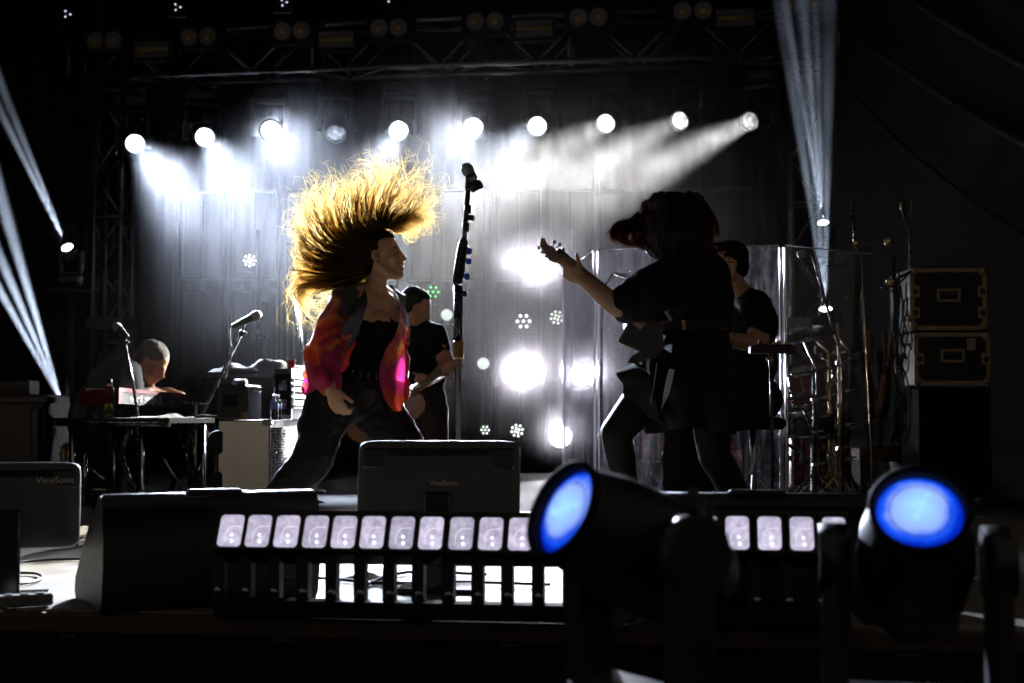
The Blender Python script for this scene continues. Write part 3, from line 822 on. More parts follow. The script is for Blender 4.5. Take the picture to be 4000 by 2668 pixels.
def mic_stand(label, pts, base, tripod=True, rad=0.009, m=dark_steel, group=None):
    base = Vector(base)
    t_ = thing('microphone_stand', label, 'mic stand', base, group)
    link('boom', MB().tube(pts[:2], rad * .8, 8), m, t_)
    link('upright', MB().tube(pts[1:], rad, 8), m, t_)
    link('clutch', MB().ball(pts[1], rad * 2.1, None, 10, 7).tube([Vector(pts[1]), Vector(pts[1]) + Vector((0.03, -0.02, 0))], rad * .8, 6), micm, t_)
    if tripod:
        for k in range(3):
            a = 0.5 + k * 2 * pi / 3
            link('leg', MB().tube([base + Vector((0, 0, 0.09)), base + Vector((0.26 * cos(a), 0.26 * sin(a), 0.012))], rad * .8, 6), m, t_)
    else:
        link('base_disc', MB().lathe([(0.13, 0.0), (0.13, 0.012), (0.05, 0.03), (0.015, 0.05)], Matrix.Translation(base), 24), micm, t_)
    return t_
def floor_at(p): return Vector((p.x, p.y, 0.0))

# singer's stand (nearly upright, straight into the photograph's middle)
D = 5.62
top = P(1829, 742, D); j1 = P(1813, 945, D); j2 = P(1790, 1115, D); low = P(1791, 1700, D + .03); basep = floor_at(P(1792, 1760, D + .03))
st_ = thing('microphone_stand', 'tall black straight stand right of the singer holding blue picks', 'mic stand', basep)
link('upper_tube', MB().tube([top, j1], 0.010, 10), dark_steel, st_)
link('clutch_sleeve', MB().tube([j1 + Vector((0, 0, .01)), P(1808, 955, D), P(1785, 1100, D), j2], [0.014, 0.020, 0.020, 0.016], 12), micm, st_)
link('middle_tube', MB().tube([j2, P(1788, 1330, D + .01)], 0.018, 12), dark_steel, st_)
link('lower_tube', MB().tube([P(1788, 1310, D + .01), Vector((basep.x, basep.y, 0.04))], 0.0125, 12), steel, st_)
link('base_disc', MB().lathe([(0.15, 0.0), (0.15, 0.014), (0.05, 0.03), (0.02, 0.06)], Matrix.Translation(basep), 28), micm, st_)
link('brass_ring', MB().lathe([(0.019, -0.03), (0.021, -0.02), (0.021, 0.03), (0.019, 0.04)], Matrix.Translation(P(1790, 1372, D)), 16), mat('brass_dull', (0.30, 0.19, 0.06), 0.4, 0.8), st_)
for (px, py) in ((1836, 852), (1806, 1148)):
    c = P(px, py, D); link('clamp_knob', MB().tube([c - Vector((0.02, 0, 0)), c + Vector((0.008, 0, 0))], [0.007, 0.013], 10).ball(c + Vector((0.012, 0, 0)), (0.007, .013, .013), None, 10, 6), micm, st_)
link('collar', MB().tube([P(1826, 800, D), P(1825, 835, D)], 0.014, 12), micm, st_)
link('collar', MB().tube([P(1820, 870, D), P(1818, 905, D)], 0.0135, 12), micm, st_)
link('clip', MB().tube([P(1829, 745, D), P(1835, 712, D), P(1847, 690, D)], [0.014, 0.018, 0.014], 10), micm, st_)
pickb = mat('pick_blue_plastic', (0.01, 0.12, 0.75), 0.3, 0, 0.08)
pickme = MB().prism([(0.0, 0, -0.013), (0.008, 0, -0.009), (0.0125, 0, 0.002), (0.011, 0, 0.009), (0.004, 0, 0.012), (-0.006, 0, 0.010), (-0.011, 0, 0.004), (-0.008, 0, -0.007)], (0, 0.0012, 0)).mesh('pick')
def pick(label, c, m, rot=0.0, sc=1.0, group='guitar picks', lean=0.0):
    me = pickme.copy(); me.materials.append(m)
    o = link('guitar_pick', me, None, None, Matrix.Translation(c) @ Matrix.Rotation(rot, 4, 'Y') @ Matrix.Rotation(lean, 4, 'X') @ Matrix.Scale(sc, 4))
    return tag(o, label, 'pick', group)
for (px, py), w in zip(((1831, 980), (1829, 1019), (1823, 1079)), ('top', 'middle', 'lowest')):
    pick('%s of three blue guitar picks on the singer microphone stand' % w, P(px, py, D - .02), pickb, 1.9 + 0.2 * len(w) % .5, 1.15)
link('pick_holder', MB().box(P(1815, 1025, D - .015), (0.010, 0.02, 0.14), Matrix.Rotation(0.12, 3, 'Y')), micm, st_)
# wireless microphone
hd, tl = P(1824, 660, D), P(1864, 735, D)
wm = microphone('black wireless microphone on top of the tall singer stand', hd, tl, 0.026)
wm.children[0].data.materials.clear(); wm.children[0].data.materials.append(micm)
dd = (tl - hd).normalized()
link('bottom_ring', MB().lathe([(0.020, 0), (0.027, 0.012), (0.028, 0.03), (0.022, 0.042)], place(tl - dd * 0.028, dd), 18), micm, wm)
link('display_band', MB().lathe([(0.0205, 0.0), (0.0215, 0.004), (0.0215, 0.012), (0.0205, 0.016)], place(hd + dd * 0.04, dd), 16), steel, wm)

# keyboard player's vocal stand
D = 8.0
microphone('vocal microphone at left above the red keyboard', P(458, 1277, D), P(500, 1320, D - .05), 0.027)
b_ = floor_at(P(540, 1600, D + .1))
mic_stand('slim mic stand at left in front of the keyboard player', [P(494, 1316, D - .03), P(487, 1336, D - .03), P(520, 1500, D), P(540, 1640, D + .1), b_ + Vector((0, 0, .05))], b_)
# boom stand in the middle left
microphone('vocal microphone on a slanted boom left of the singer', P(1004, 1231, D), P(906, 1277, D), 0.028)
b_ = floor_at(P(740, 1700, D + .25))
mic_stand('slanted boom stand between keyboard and amplifier', [P(958, 1256, D), P(945, 1300, D), P(830, 1535, D + .1), P(760, 1680, D + .2), b_ + Vector((0, 0, .05))], b_)
tag(link('microphone_cable', MB().tube([P(906, 1277, D), P(897, 1290, D), P(899, 1330, D), P(905, 1365, D), P(904, 1400, D + .02), P(880, 1480, D + .05)], 0.004, 6), cabg), 'cable hanging from the slanted microphone left of the singer', 'cable')
# dark stick lamp and clamp silhouettes behind
a = P(1033, 1180, 10.2); b_ = P(1033, 1318, 10.2)
sl = thing('stick_lamp', 'short dark upright bar fixed on a clamp in front of the bright wall', 'lamp', floor_at(b_))
link('bar', MB().box((a + b_) / 2, (0.062, 0.05, (a - b_).length), None, 0.01), micm, sl)
link('clamp', MB().tube([P(1008, 1290, 10.2), P(1020, 1262, 10.2), P(1030, 1255, 10.2)], 0.018, 8).tube([P(1008, 1290, 10.2), P(1008, 1320, 10.2)], 0.02, 8), micm, sl)
link('pole', MB().tube([b_, floor_at(b_) + Vector((0, 0, .02))], 0.012, 8), dark_steel, sl)
link('foot', MB().lathe([(0.16, 0), (0.16, 0.012), (0.02, 0.03)], Matrix.Translation(floor_at(b_)), 18), dark_steel, sl)
for k, (px, y0, y1, Dp) in enumerate(((897, 1230, 1400, 9.6), (1125, 950, 1300, 12.2), (1152, 960, 1330, 12.2), (1200, 1240, 1480, 10.4))):
    a, b_ = P(px, y0, Dp), floor_at(P(px, y1, Dp))
    q = thing('light_stand', 'thin chrome upright stand left of the singer, %s from the left' % ordw[k], 'stand', b_, 'thin stands left of the singer')
    link('pole', MB().tube([a, b_ + Vector((0, 0, .03))], 0.011, 8), steel, q)
    link('foot', MB().lathe([(0.14, 0), (0.14, 0.012), (0.02, 0.03)], Matrix.Translation(b_), 16), dark_steel, q)
# slim bright guitar-body edge / stand left of the jacket
a, b_ = P(1158, 1185, 9.2), P(1176, 1300, 9.2)
g = thing('cymbal_stand', 'thin cymbal edge-on catching white light left of the singer jacket', 'cymbal', floor_at(b_))
link('cymbal', MB().lathe([(0.001, 0.02), (0.03, 0.016), (0.05, 0.004), (0.17, -0.012), (0.171, -0.014), (0.04, 0.0)], place((a + b_) / 2, Vector((1.0, .12, 0.12))), 26), steel, g)
link('pole', MB().tube([(a + b_) / 2, P(1180, 1360, 9.2), floor_at(P(1185, 1400, 9.2)) + Vector((0, 0, .02))], 0.011, 8), dark_steel, g)
link('foot', MB().lathe([(0.14, 0), (0.14, 0.012), (0.02, 0.03)], Matrix.Translation(floor_at(P(1185, 1400, 9.2))), 16), dark_steel, g)

# red keyboard, its back to the viewer
redm = mat('keyboard_red', (0.09, 0.004, 0.008), 0.4, 0, 0.12, 8)
kbk = mat('keyboard_black_panel', (0.014, 0.014, 0.015), 0.4, 0, 0.2, 8)
NL = P(471, 1515, 8.0); FR = P(850, 1551, 8.95); LB = P(318, 1528, 8.28)
ex = (FR - NL); ey = (LB - NL); ez = Vector((0, 0, -1))
hh = 0.088
kb = thing('stage_keyboard', 'long red stage keyboard seen from behind at left', 'keyboard', (NL.x, NL.y, NL.z - hh))
m = MB(); top4 = [NL, FR, FR + ey, NL + ey]
m.prism([p + ez * (hh * .25) for p in (NL + ex * .004, FR, FR + ey, NL + ey)][::-1], ez * (hh * .75)); link('body', m, kbk, kb)
link('top_shell', MB().prism([p for p in (NL - ex * .002 - ey * .01, FR - ey * .01, FR + ey, NL + ey)][::-1], ez * (hh * .247)), redm, kb)
link('end_cheek', MB().prism([NL - ey * .012, NL + ey * 1.01, NL + ey * 1.01 + ez * hh * 1.02, NL - ey * .012 + ez * hh * 1.02], -ex.normalized() * 0.018), redm, kb)
link('end_cheek', MB().prism([FR - ey * .012, FR + ey * 1.01, FR + ey * 1.01 + ez * hh * 1.02, FR - ey * .012 + ez * hh * 1.02], ex.normalized() * 0.018), redm, kb)
nrm = ex.cross(Vector((0, 0, 1))).normalized()
tm = text_mesh('nord stage 2', 0.063, 0.0008); tm.materials.append(mat('white_print', (0.42, 0.41, 0.41), 0.5, 0, 0.05))
tc_ = NL + ex * .24 + ez * hh * .60 + nrm * 0.002
link('lettering', tm, None, kb, Matrix.Translation(-Vector(kb.location)) @ frame(tc_, ex, nrm))
tm = text_mesh('EX', 0.045, 0.0006); tm.materials.append(mat('dim_print', (0.10, 0.10, 0.10), 0.5, 0, 0.05))
link('lettering', tm, None, kb, Matrix.Translation(-Vector(kb.location)) @ frame(NL + ex * .50 + ez * hh * .60 + nrm * 0.002, ex, nrm))
for k in range(9):
    c = NL + ex * (.60 + .04 * k) + ez * hh * .6 + nrm * .001
    link('jack_socket', MB().lathe([(0.009, 0), (0.009, 0.004), (0.005, 0.004)], place(c, nrm), 10), steel, kb)
km = MB()
for k in range(36):
    c = NL + ex * (0.03 + .94 * k / 36) + ey * .66
    km.box(c + Vector((0, 0, .006)), (0.026, 0.14, 0.01), Matrix.Rotation(math.atan2(ex.y, ex.x), 3, 'Z'))
link('keys', km, mat('ivory_keys', (0.5, 0.5, 0.48), 0.35, 0, 0.05), kb)
# its x-stand
xs = thing('keyboard_stand', 'dark steel x-shaped stand under the red keyboard', 'stand', floor_at(NL + ex * .5 + ey * .5))
for s in (0.2, 0.85):
    for q in (0, 1):
        a = NL + ex * s + ey * (0.1 if q else .9) + ez * hh; b_ = floor_at(NL + ex * s + ey * (.95 if q else .05)) + Vector((0, 0, .02))
        link('leg', MB().tube([a, b_], 0.016, 8), dark_steel, xs)
for s in (0.08, .92): link('foot_bar', MB().tube([floor_at(NL + ex * .1 + ey * s) + Vector((0, 0, .02)), floor_at(NL + ex * .95 + ey * s) + Vector((0, 0, .02))], 0.014, 8), dark_steel, xs)

# low black table with bottle in front of the keyboard
ta, tb = P(212, 1642, 8.1), P(662, 1654, 7.6)
tz = 0.525
dx = Vector((tb.x - ta.x, tb.y - ta.y, 0)); dy = Vector((dx.y, -dx.x, 0)).normalized() * -0.38
if dy.y < 0: dy = -dy
A0 = Vector((ta.x, ta.y, tz))
tbl = thing('side_table', 'low black table with chrome legs in front of the keyboard', 'table', floor_at(A0 + dx * .5))
link('table_top', MB().prism([A0, A0 + dx, A0 + dx + dy, A0 + dy], (0, 0, 0.026)), blackm, tbl)
link('front_rail', MB().tube([A0 + Vector((0, 0, -.008)), A0 + dx + Vector((0, 0, -.008))], 0.012, 8), dark_steel, tbl)
for (s, q) in ((.12, .1), (.74, .08), (.12, .9), (.9, .9)):
    p = A0 + dx * s + dy * q
    link('leg', MB().tube([p, Vector((p.x + .01, p.y, 0.01))], 0.012, 8), steel, tbl)
link('cross_bar', MB().tube([Vector((A0 + dx * .12 + dy * .1).to_tuple()) * 1 + Vector((0, 0, -.40)), A0 + dx * .74 + dy * .08 + Vector((0, 0, -.40))], 0.009, 8), dark_steel, tbl)
glass = bpy.data.materials.new('clear_plastic'); t, N, L, b = nt(glass)
b.inputs['Base Color'].default_value = (0.9, 0.93, 0.95, 1); b.inputs['Roughness'].default_value = 0.08; b.inputs['Transmission Weight'].default_value = 1.0; b.inputs['IOR'].default_value = 1.15
liq = bpy.data.materials.new('yellow_drink'); t, N, L, b = nt(liq)
b.inputs['Base Color'].default_value = (0.75, 0.72, 0.05, 1); b.inputs['Roughness'].default_value = 0.05; b.inputs['Transmission Weight'].default_value = 0.85; b.inputs['IOR'].default_value = 1.33
def bottle(label, base, r, h, liquid=None, lid=blackm, band=None, group=None):
    t_ = thing('drink_bottle', label, 'bottle', base, group)
    M = Matrix.Translation(Vector(base))
    link('body', MB().lathe([(r * .9, 0.0), (r, 0.008), (r, h * .30), (r * .95, h * .36), (r, h * .42), (r, h * .66), (r * .8, h * .76), (r * .45, h * .86), (r * .42, h * .9)], M, 18), glass, t_)
    link('cap', MB().lathe([(r * .52, h * .89), (r * .52, h * 1.0), (r * .3, h * 1.01)], M, 14), lid, t_)
    if liquid: link('drink', MB().lathe([(r * .84, 0.004), (r * .93, 0.01), (r * .93, h * .37), (0.001, h * .37)], M, 18), liquid, t_)
    if band: link('paper_band', MB().lathe([(r * 1.01, h * .44), (r * 1.02, h * .45), (r * 1.02, h * .63), (r * 1.01, h * .64)], M, 18, True, False), band, t_)
    return t_
p = A0 + dx * .435 + dy * .12
bottle('clear bottle half full of yellow drink on the black table', (p.x, p.y, tz + .0265), 0.029, 0.215, liq)
# plain box and jar on the table's left end
p = A0 + dx * .10 + dy * .5
bottle('small clear jar with brown lid at the left end of the black table', (p.x, p.y, tz + .0265), 0.03, 0.075, None, wood)
p = A0 + dx * .78 + dy * .5
cl = MB()
rows = []
for i in range(10):
    rows.append([Vector((p.x - .2 + .04 * j, p.y - .08 + .018 * i, tz + .030 + 0.028 * max(0, mnoise.noise(Vector((i * .4, j * .5, 3))) + .25) * sin(pi * i / 9) * sin(pi * j / 9))) for j in range(10)])
cl.grid(rows)
tag(link('folded_cloth', cl, mat('dark_cloth', (0.008, 0.008, 0.009), 0.9, 0, 0.3, 30, .3, 200)), 'dark crumpled cloth lying on the right of the black table', 'cloth')

# chrome tripod legs and struts among the stands at left
def strut_stand(label, foot, segs, m=steel, r=0.012, group='chrome stands in the keyboard corner'):
    q = thing('tripod_stand', label, 'stand', foot, group)
    for k, (a, b_, Dp) in enumerate(segs):
        link('strut', MB().tube([P(a[0], a[1], Dp), P(b_[0], b_[1], Dp)], r, 8), m, q)
    return q
strut_stand('chrome stand leg with bright brace below the black table', floor_at(P(335, 1915, 8.4)), [((333, 1770), (333, 1940), 8.4), ((350, 1822), (432, 1895), 8.4), ((350, 1912), (432, 1915), 8.4)], steel, .013)
strut_stand('crossed struts of the stand below the keyboard right end', floor_at(P(770, 1930, 8.3)), [((765, 1580), (762, 1915), 8.3), ((788, 1640), (830, 1725), 8.3), ((812, 1765), (755, 1880), 8.3), ((735, 1880), (762, 1918), 8.3), ((610, 1745), (712, 1910), 8.5)], steel, .010)
strut_stand('amber tinted short post at the organ foot', floor_at(P(250, 1920, 8.6)), [((250, 1745), (250, 1822), 8.6)], MATS['brass_dull'], .02)

# wooden organ cabinet at the far left
orgm = mat('organ_dark_wood', (0.012, 0.005, 0.003), 0.45, 0, 0.4, 5, 0.2, 30)
c = P(15, 1520, 8.7)
og = thing('organ', 'dark wooden organ cabinet at the left edge', 'organ', (c.x, c.y, 0))
link('cabinet', MB().box((c.x, c.y + .25, .36), (0.50, 0.5, 0.66), None, 0.01), orgm, og)
link('key_shelf', MB().box((c.x + .02, c.y - .02, .66), (0.56, 0.16, 0.05), None, 0.01), orgm, og)
link('music_rest', MB().box((c.x - .06, c.y + .2, .73), (0.36, 0.2, 0.10), None, 0.01), orgm, og)
for s in (-1, 1): link('leg', MB().box((c.x + s * .22, c.y - .06, .30), (0.05, 0.05, 0.6), None, .006), orgm, og)

# pale-sided speaker cabinet with ribbed front, amplifier and rack on top
palem = mat('pale_grey_laminate', (0.62, 0.61, 0.58), 0.45, 0, 0.06, 3, 0.05, 300)
a = P(853, 1900, 7.3); b_ = P(1052, 1900, 7.0); c2 = P(1190, 1900, 7.75)
ztop = P(950, 1642, 7.15).z
cb = thing('speaker_cabinet', 'tall speaker cabinet with pale grey side and dark ribbed front', 'speaker', floor_at(b_))
A1, B1, C1 = floor_at(a), floor_at(b_), floor_at(c2); D1 = A1 + (C1 - B1)
nA = Vector((0, 0, 0.03))
link('case', MB().prism([A1 + nA, B1 + nA, C1 + nA, D1 + nA], (0, 0, ztop - .03)), blackm, cb)
off = (B1 - A1).cross(Vector((0, 0, 1))).normalized() * 0.004
if off.y > 0: off = -off
link('side_panel', MB().prism([A1 + (B1 - A1) * .015 + off + nA, A1 + (B1 - A1) * .985 + off + nA, A1 + (B1 - A1) * .985 + off + Vector((0, 0, ztop - .006)), A1 + (B1 - A1) * .015 + off + Vector((0, 0, ztop - .006))], -off * .9), palem, cb)
off2 = (C1 - B1).cross(Vector((0, 0, 1))).normalized(); off2 = off2 if off2.x > 0 else -off2
for k in range(34):
    z = .06 + (ztop - .10) * k / 33
    link('front_rib', MB().tube([B1 + (C1 - B1) * .02 + off2 * .004 + Vector((0, 0, z)), B1 + (C1 - B1) * .98 + off2 * .004 + Vector((0, 0, z))], 0.0052, 5), dark_steel, cb)
link('corner_cap', MB().box(B1 + Vector((-.012, .005, ztop - .01)), (0.05, 0.03, 0.03), None, .006), steel, cb)
for z in (P(870, 1728, 7.25).z, P(870, 1890, 7.25).z):
    link('caster', MB().lathe([(0.055, -0.02), (0.062, 0), (0.055, 0.02)], Matrix.Translation(A1 + off * 4 + Vector((0.012, 0, max(z, .066)))) @ Matrix.Rotation(pi / 2, 4, 'X'), 18), blackm, cb)
# combo amplifier
tol = mat('amp_tolex_black', (0.009, 0.009, 0.0095), 0.6, 0, 0.3, 40, .6, 500)
wv = (B1 - A1).normalized(); fv = (C1 - B1).normalized()
Ra = Matrix((wv, fv, Vector((0, 0, 1)))).transposed()
def obox(m, o, s, sz, bev=0.0): return m.box(o + wv * s[0] + fv * s[1] + Vector((0, 0, s[2])), sz, Ra, bev)
ha = P(960, 1505, 7.2).z - ztop
am = thing('guitar_amplifier', 'black combo amplifier on top of the pale-sided cabinet', 'amplifier', A1 + Vector((0, 0, ztop)))
O = A1 + Vector((0, 0, ztop + .003))
link('case', obox(MB(), O, (.115, .13, ha / 2), (0.25, 0.30, ha), 0.01), tol, am)
link('grille_cloth', obox(MB(), O, (.2425, .13, ha * .42), (0.006, 0.26, ha * .7)), grille, am)
link('control_panel', obox(MB(), O, (.2425, .13, ha * .88), (0.007, 0.26, ha * .14)), dark_steel, am)
for k in range(6): link('knob', MB().lathe([(0.008, 0), (0.007, .012)], place(O + wv * .246 + fv * (.03 + .04 * k) + Vector((0, 0, ha * .88)), wv), 10), steel, am)
link('handle', MB().tube([O + wv * .06 + fv * .13 + Vector((0, 0, ha)), O + wv * .08 + fv * .13 + Vector((0, 0, ha + .025)), O + wv * .16 + fv * .13 + Vector((0, 0, ha + .025)), O + wv * .18 + fv * .13 + Vector((0, 0, ha))], 0.008, 8), tol, am)
link('corner_cap', obox(MB(), O, (.225, -.012, .02), (0.05, 0.02, 0.04), .006), MATS['brass_dull'], am)
link('back_recess', obox(MB(), O, (.105, -.021, ha * .55), (0.13, 0.004, ha * .35)), blackm, am)
# bottles
blueband = mat('blue_paper_band', (0.05, 0.14, 0.42), 0.5, 0, 0.2, 40)
whitecap = mat('white_plastic_cap', (0.6, 0.6, 0.62), 0.4)
for k, (px, dd_) in enumerate(((1072, 6.98), (1084, 7.16))):
    pb = P(px, 1640, dd_)
    bottle(('front' if k == 0 else 'rear') + ' clear water bottle with blue band beside the amplifier', (pb.x, pb.y, ztop + .003), 0.021, P(px, 1543, dd_).z - ztop, None, whitecap, blueband, 'water bottles beside the amplifier')
# rack road case with lit gear, facing right
O2 = P(1080, 1649, 7.5); O2.z = ztop + .003
hr = P(1100, 1446, 7.5).z - ztop
rk = thing('rack_case', 'road case rack with brightly lit gear behind the singer hip', 'rack', (O2.x, O2.y, ztop))
wv2, O = wv, O2
link('case', obox(MB(), O, (.07, .12, hr / 2), (0.15, 0.32, hr), 0.004), blackm, rk)
for z in (.012, hr - .012): link('edge_strip', obox(MB(), O, (.07, -.043, z), (0.152, 0.008, 0.024)), alu, rk)
for s in (0.0, .14): link('edge_strip', obox(MB(), O, (s, -.0435, hr / 2), (0.016, 0.007, hr - .05)), dark_steel, rk)
for z in (hr * .3, hr * .68): link('latch', obox(MB(), O, (.07, -.046, z), (0.07, 0.010, 0.055), .004), dark_steel, rk)
gearm = mat('rack_gear_silver', (0.55, 0.57, 0.56), 0.35, 0.7, 0.2, 30)
for k in range(5):
    g_ = link('rack_unit', obox(MB(), O, (.149, .12, .05 + k * (hr - .09) / 5 + .02), (0.012, 0.28, (hr - .1) / 5 - .008), .002), gearm, rk)
    kn = MB()
    for q in range(7): kn.lathe([(0.007, 0), (0.006, .01)], place(O + wv * .156 + fv * (.01 + .035 * q) + Vector((0, 0, .05 + k * (hr - .09) / 5 + .02)), wv), 8)
    link('knob_row', kn, black, g_)
cupm = mat('red_plastic_cup', (0.45, 0.015, 0.02), 0.35, 0, 0.1)
cp = P(1136, 1444, 7.5); cp.z = ztop + hr + .006
link_c = tag(link('party_cup', MB().lathe([(0.018, 0), (0.026, 0.045), (0.0275, 0.046), (0.025, 0.046), (0.017, 0.003)], Matrix.Translation(cp), 20, True, False), cupm), 'red plastic party cup standing on the rack case', 'cup')
link('case_lid', obox(MB(), O, (.07, .12, hr + .001), (0.156, 0.326, 0.004)), alu, rk)
# pile of dark clothes on a case further back
c = P(1010, 1455, 8.6)
pc = thing('equipment_case', 'dark equipment case under the clothes pile left of the rack', 'case', floor_at(c))
link('body', MB().box((c.x, c.y + .15, c.z / 2), (0.62, 0.4, c.z - .01), None, .01), blackm, pc)
link('edge_strip', MB().box((c.x, c.y - .052, c.z - .02), (0.62, 0.006, 0.02)), dark_steel, pc)
rows = []
for i in range(14):
    rows.append([Vector((c.x - .31 + .62 * j / 23, c.y - .03 + .35 * i / 13, c.z + .002 + (0.05 + 0.07 * mnoise.noise(Vector((i * .35, j * .33, 1.2)))) * max(0, sin(pi * i / 13) * sin(pi * j / 23)) ** .4)) for j in range(24)])
tag(link('clothes_pile', MB().grid(rows), MATS['dark_cloth']), 'crumpled dark jackets piled on the case left of the rack', 'clothes')
# little table edge with green lump and papers
c = P(850, 1626, 7.7)
lt = thing('small_tray_table', 'small dark tray table left of the pale cabinet', 'table', floor_at(c))
link('tray', MB().box((c.x, c.y, c.z), (0.22, 0.16, 0.014), None, .003), blackm, lt)
link('post', MB().tube([(c.x, c.y, c.z), (c.x, c.y, .02)], .016, 8), dark_steel, lt)
link('foot', MB().lathe([(0.13, 0), (0.13, 0.012), (0.02, 0.03)], Matrix.Translation(floor_at(c)), 16), dark_steel, lt)
tag(link('green_cap', MB().ball((c.x + .05, c.y - .02, c.z + .0085), (.042, .042, .03), None, 14, 8), mat('green_cloth', (0.02, 0.16, 0.06), .8)), 'small green cap lying on the tray table', 'cap')
tag(link('paper_sheet', MB().box((c.x + .085, c.y - .05, c.z + .0115), (0.09, 0.05, 0.006), Matrix.Rotation(-.3, 3, 'Z')), whitecap), 'small white paper stack on the tray table edge', 'paper')
# ------------------------------------------------------------------ drum shield, drums, right side gear
def scratched(nm_, mx_):
    acr = bpy.data.materials.new(nm_); t, N, L, b = nt(acr)
    N.remove(b)
    out = N['Material Output']
    tr = N.new('ShaderNodeBsdfTransparent'); tr.inputs['Color'].default_value = (0.93, 0.94, 0.96, 1)
    gl = N.new('ShaderNodeBsdfGlossy'); gl.inputs['Roughness'].default_value = 0.06
    lwt = N.new('ShaderNodeLayerWeight'); pwr = N.new('ShaderNodeMath'); pwr.operation = 'POWER'; pwr.inputs[1].default_value = 4; L.new(lwt.outputs['Facing'], pwr.inputs[0])
    fr = N.new('ShaderNodeMath'); fr.operation = 'MULTIPLY_ADD'; fr.inputs[1].default_value = .5; fr.inputs[2].default_value = .03; L.new(pwr.outputs[0], fr.inputs[0])
    mx = N.new('ShaderNodeMixShader'); L.new(fr.outputs[0], mx.inputs[0]); L.new(tr.outputs[0], mx.inputs[1]); L.new(gl.outputs[0], mx.inputs[2])
    tl = N.new('ShaderNodeBsdfTranslucent'); tl.inputs['Color'].default_value = (0.75, 0.78, 0.9, 1)
    tc = N.new('ShaderNodeTexCoord')
    mp = N.new('ShaderNodeMapping'); mp.inputs['Scale'].default_value = (9, 9, 1.1); L.new(tc.outputs['Object'], mp.inputs['Vector'])
    n1 = N.new('ShaderNodeTexNoise'); n1.inputs['Scale'].default_value = 2.2; n1.inputs['Detail'].default_value = 9; n1.inputs['Roughness'].default_value = .7; L.new(mp.outputs['Vector'], n1.inputs['Vector'])
    if 'Distortion' in n1.inputs: n1.inputs['Distortion'].default_value = 1.2
    r1 = N.new('ShaderNodeMapRange'); r1.inputs['From Min'].default_value = .46; r1.inputs['From Max'].default_value = .78; r1.inputs['To Min'].default_value = .004; r1.inputs['To Max'].default_value = mx_; L.new(n1.outputs['Fac'], r1.inputs['Value'])
    vo = N.new('ShaderNodeTexVoronoi'); vo.feature = 'DISTANCE_TO_EDGE'; vo.inputs['Scale'].default_value = 14; L.new(tc.outputs['Object'], vo.inputs['Vector'])
    r2 = N.new('ShaderNodeMapRange'); r2.inputs['From Min'].default_value = .0; r2.inputs['From Max'].default_value = .006; r2.inputs['To Min'].default_value = .10; r2.inputs['To Max'].default_value = 0; L.new(vo.outputs['Distance'], r2.inputs['Value'])
    ad = N.new('ShaderNodeMath'); ad.operation = 'ADD'; L.new(r1.outputs[0], ad.inputs[0]); L.new(r2.outputs[0], ad.inputs[1])
    m3 = N.new('ShaderNodeMixShader'); L.new(ad.outputs[0], m3.inputs[0]); L.new(mx.outputs[0], m3.inputs[1]); L.new(tl.outputs[0], m3.inputs[2]); L.new(m3.outputs[0], out.inputs['Surface'])
    return acr
acrA = scratched('scratched_acrylic_glow', .5); acrB = scratched('scratched_acrylic', .05)  # real scratches; scatter raised on the left panel to carry its glow
clr = bpy.data.materials.new('clear_acrylic'); t, N, L, b = nt(clr); N.remove(b)
tr = N.new('ShaderNodeBsdfTransparent'); tr.inputs['Color'].default_value = (0.95, 0.96, 0.97, 1); gl = N.new('ShaderNodeBsdfGlossy'); gl.inputs['Roughness'].default_value = 0.05
mx = N.new('ShaderNodeMixShader'); mx.inputs[0].default_value = .03; L.new(tr.outputs[0], mx.inputs[1]); L.new(gl.outputs[0], mx.inputs[2]); L.new(mx.outputs[0], N['Material Output'].inputs['Surface'])
edg = bpy.data.materials.new('acrylic_edge'); t, N, L, b = nt(edg)
b.inputs['Base Color'].default_value = (0.75, 0.78, 0.9, 1); b.inputs['Roughness'].default_value = 0.15; b.inputs['Transmission Weight'].default_value = 0.6; b.inputs['IOR'].default_value = 1.4
zt = P(2335, 975, 7.6).z
corners = [(2203, 8.75), (2331, 7.6), (3062, 7.42), (3420, 7.85)]
G = [floor_at(P(px, 1500, D)) for px, D in corners]
sh = thing('drum_shield', 'clear scratched acrylic drum shield with bright upright edges', 'screen', G[1])
for k in range(3):
    a, b_ = G[k], G[k + 1]; d = (b_ - a).normalized(); n_ = Vector((d.y, -d.x, 0)) * 0.005
    a = a + d * .018; b_ = b_ - d * .018
    link('panel', MB().prism([a + Vector((0, 0, .02)), b_ + Vector((0, 0, .02)), b_ + Vector((0, 0, zt)), a + Vector((0, 0, zt))], n_), (acrA, acrB, clr)[k], sh)
    link('top_edge', MB().tube([a + n_ * .5 + Vector((0, 0, zt + .003)), b_ + n_ * .5 + Vector((0, 0, zt + .003))], 0.0035, 6), edg, sh)
for g in G[1:3]:
    link('hinge_post', MB().box((g.x - .012, g.y, zt / 2), (0.013, 0.02, zt - .02)).box((g.x + .010, g.y, zt / 2), (0.011, 0.02, zt - .02)), edg, sh)
link('hinge_post', MB().box((G[0].x, G[0].y, zt / 2), (0.02, 0.012, zt - .02)), edg, sh)

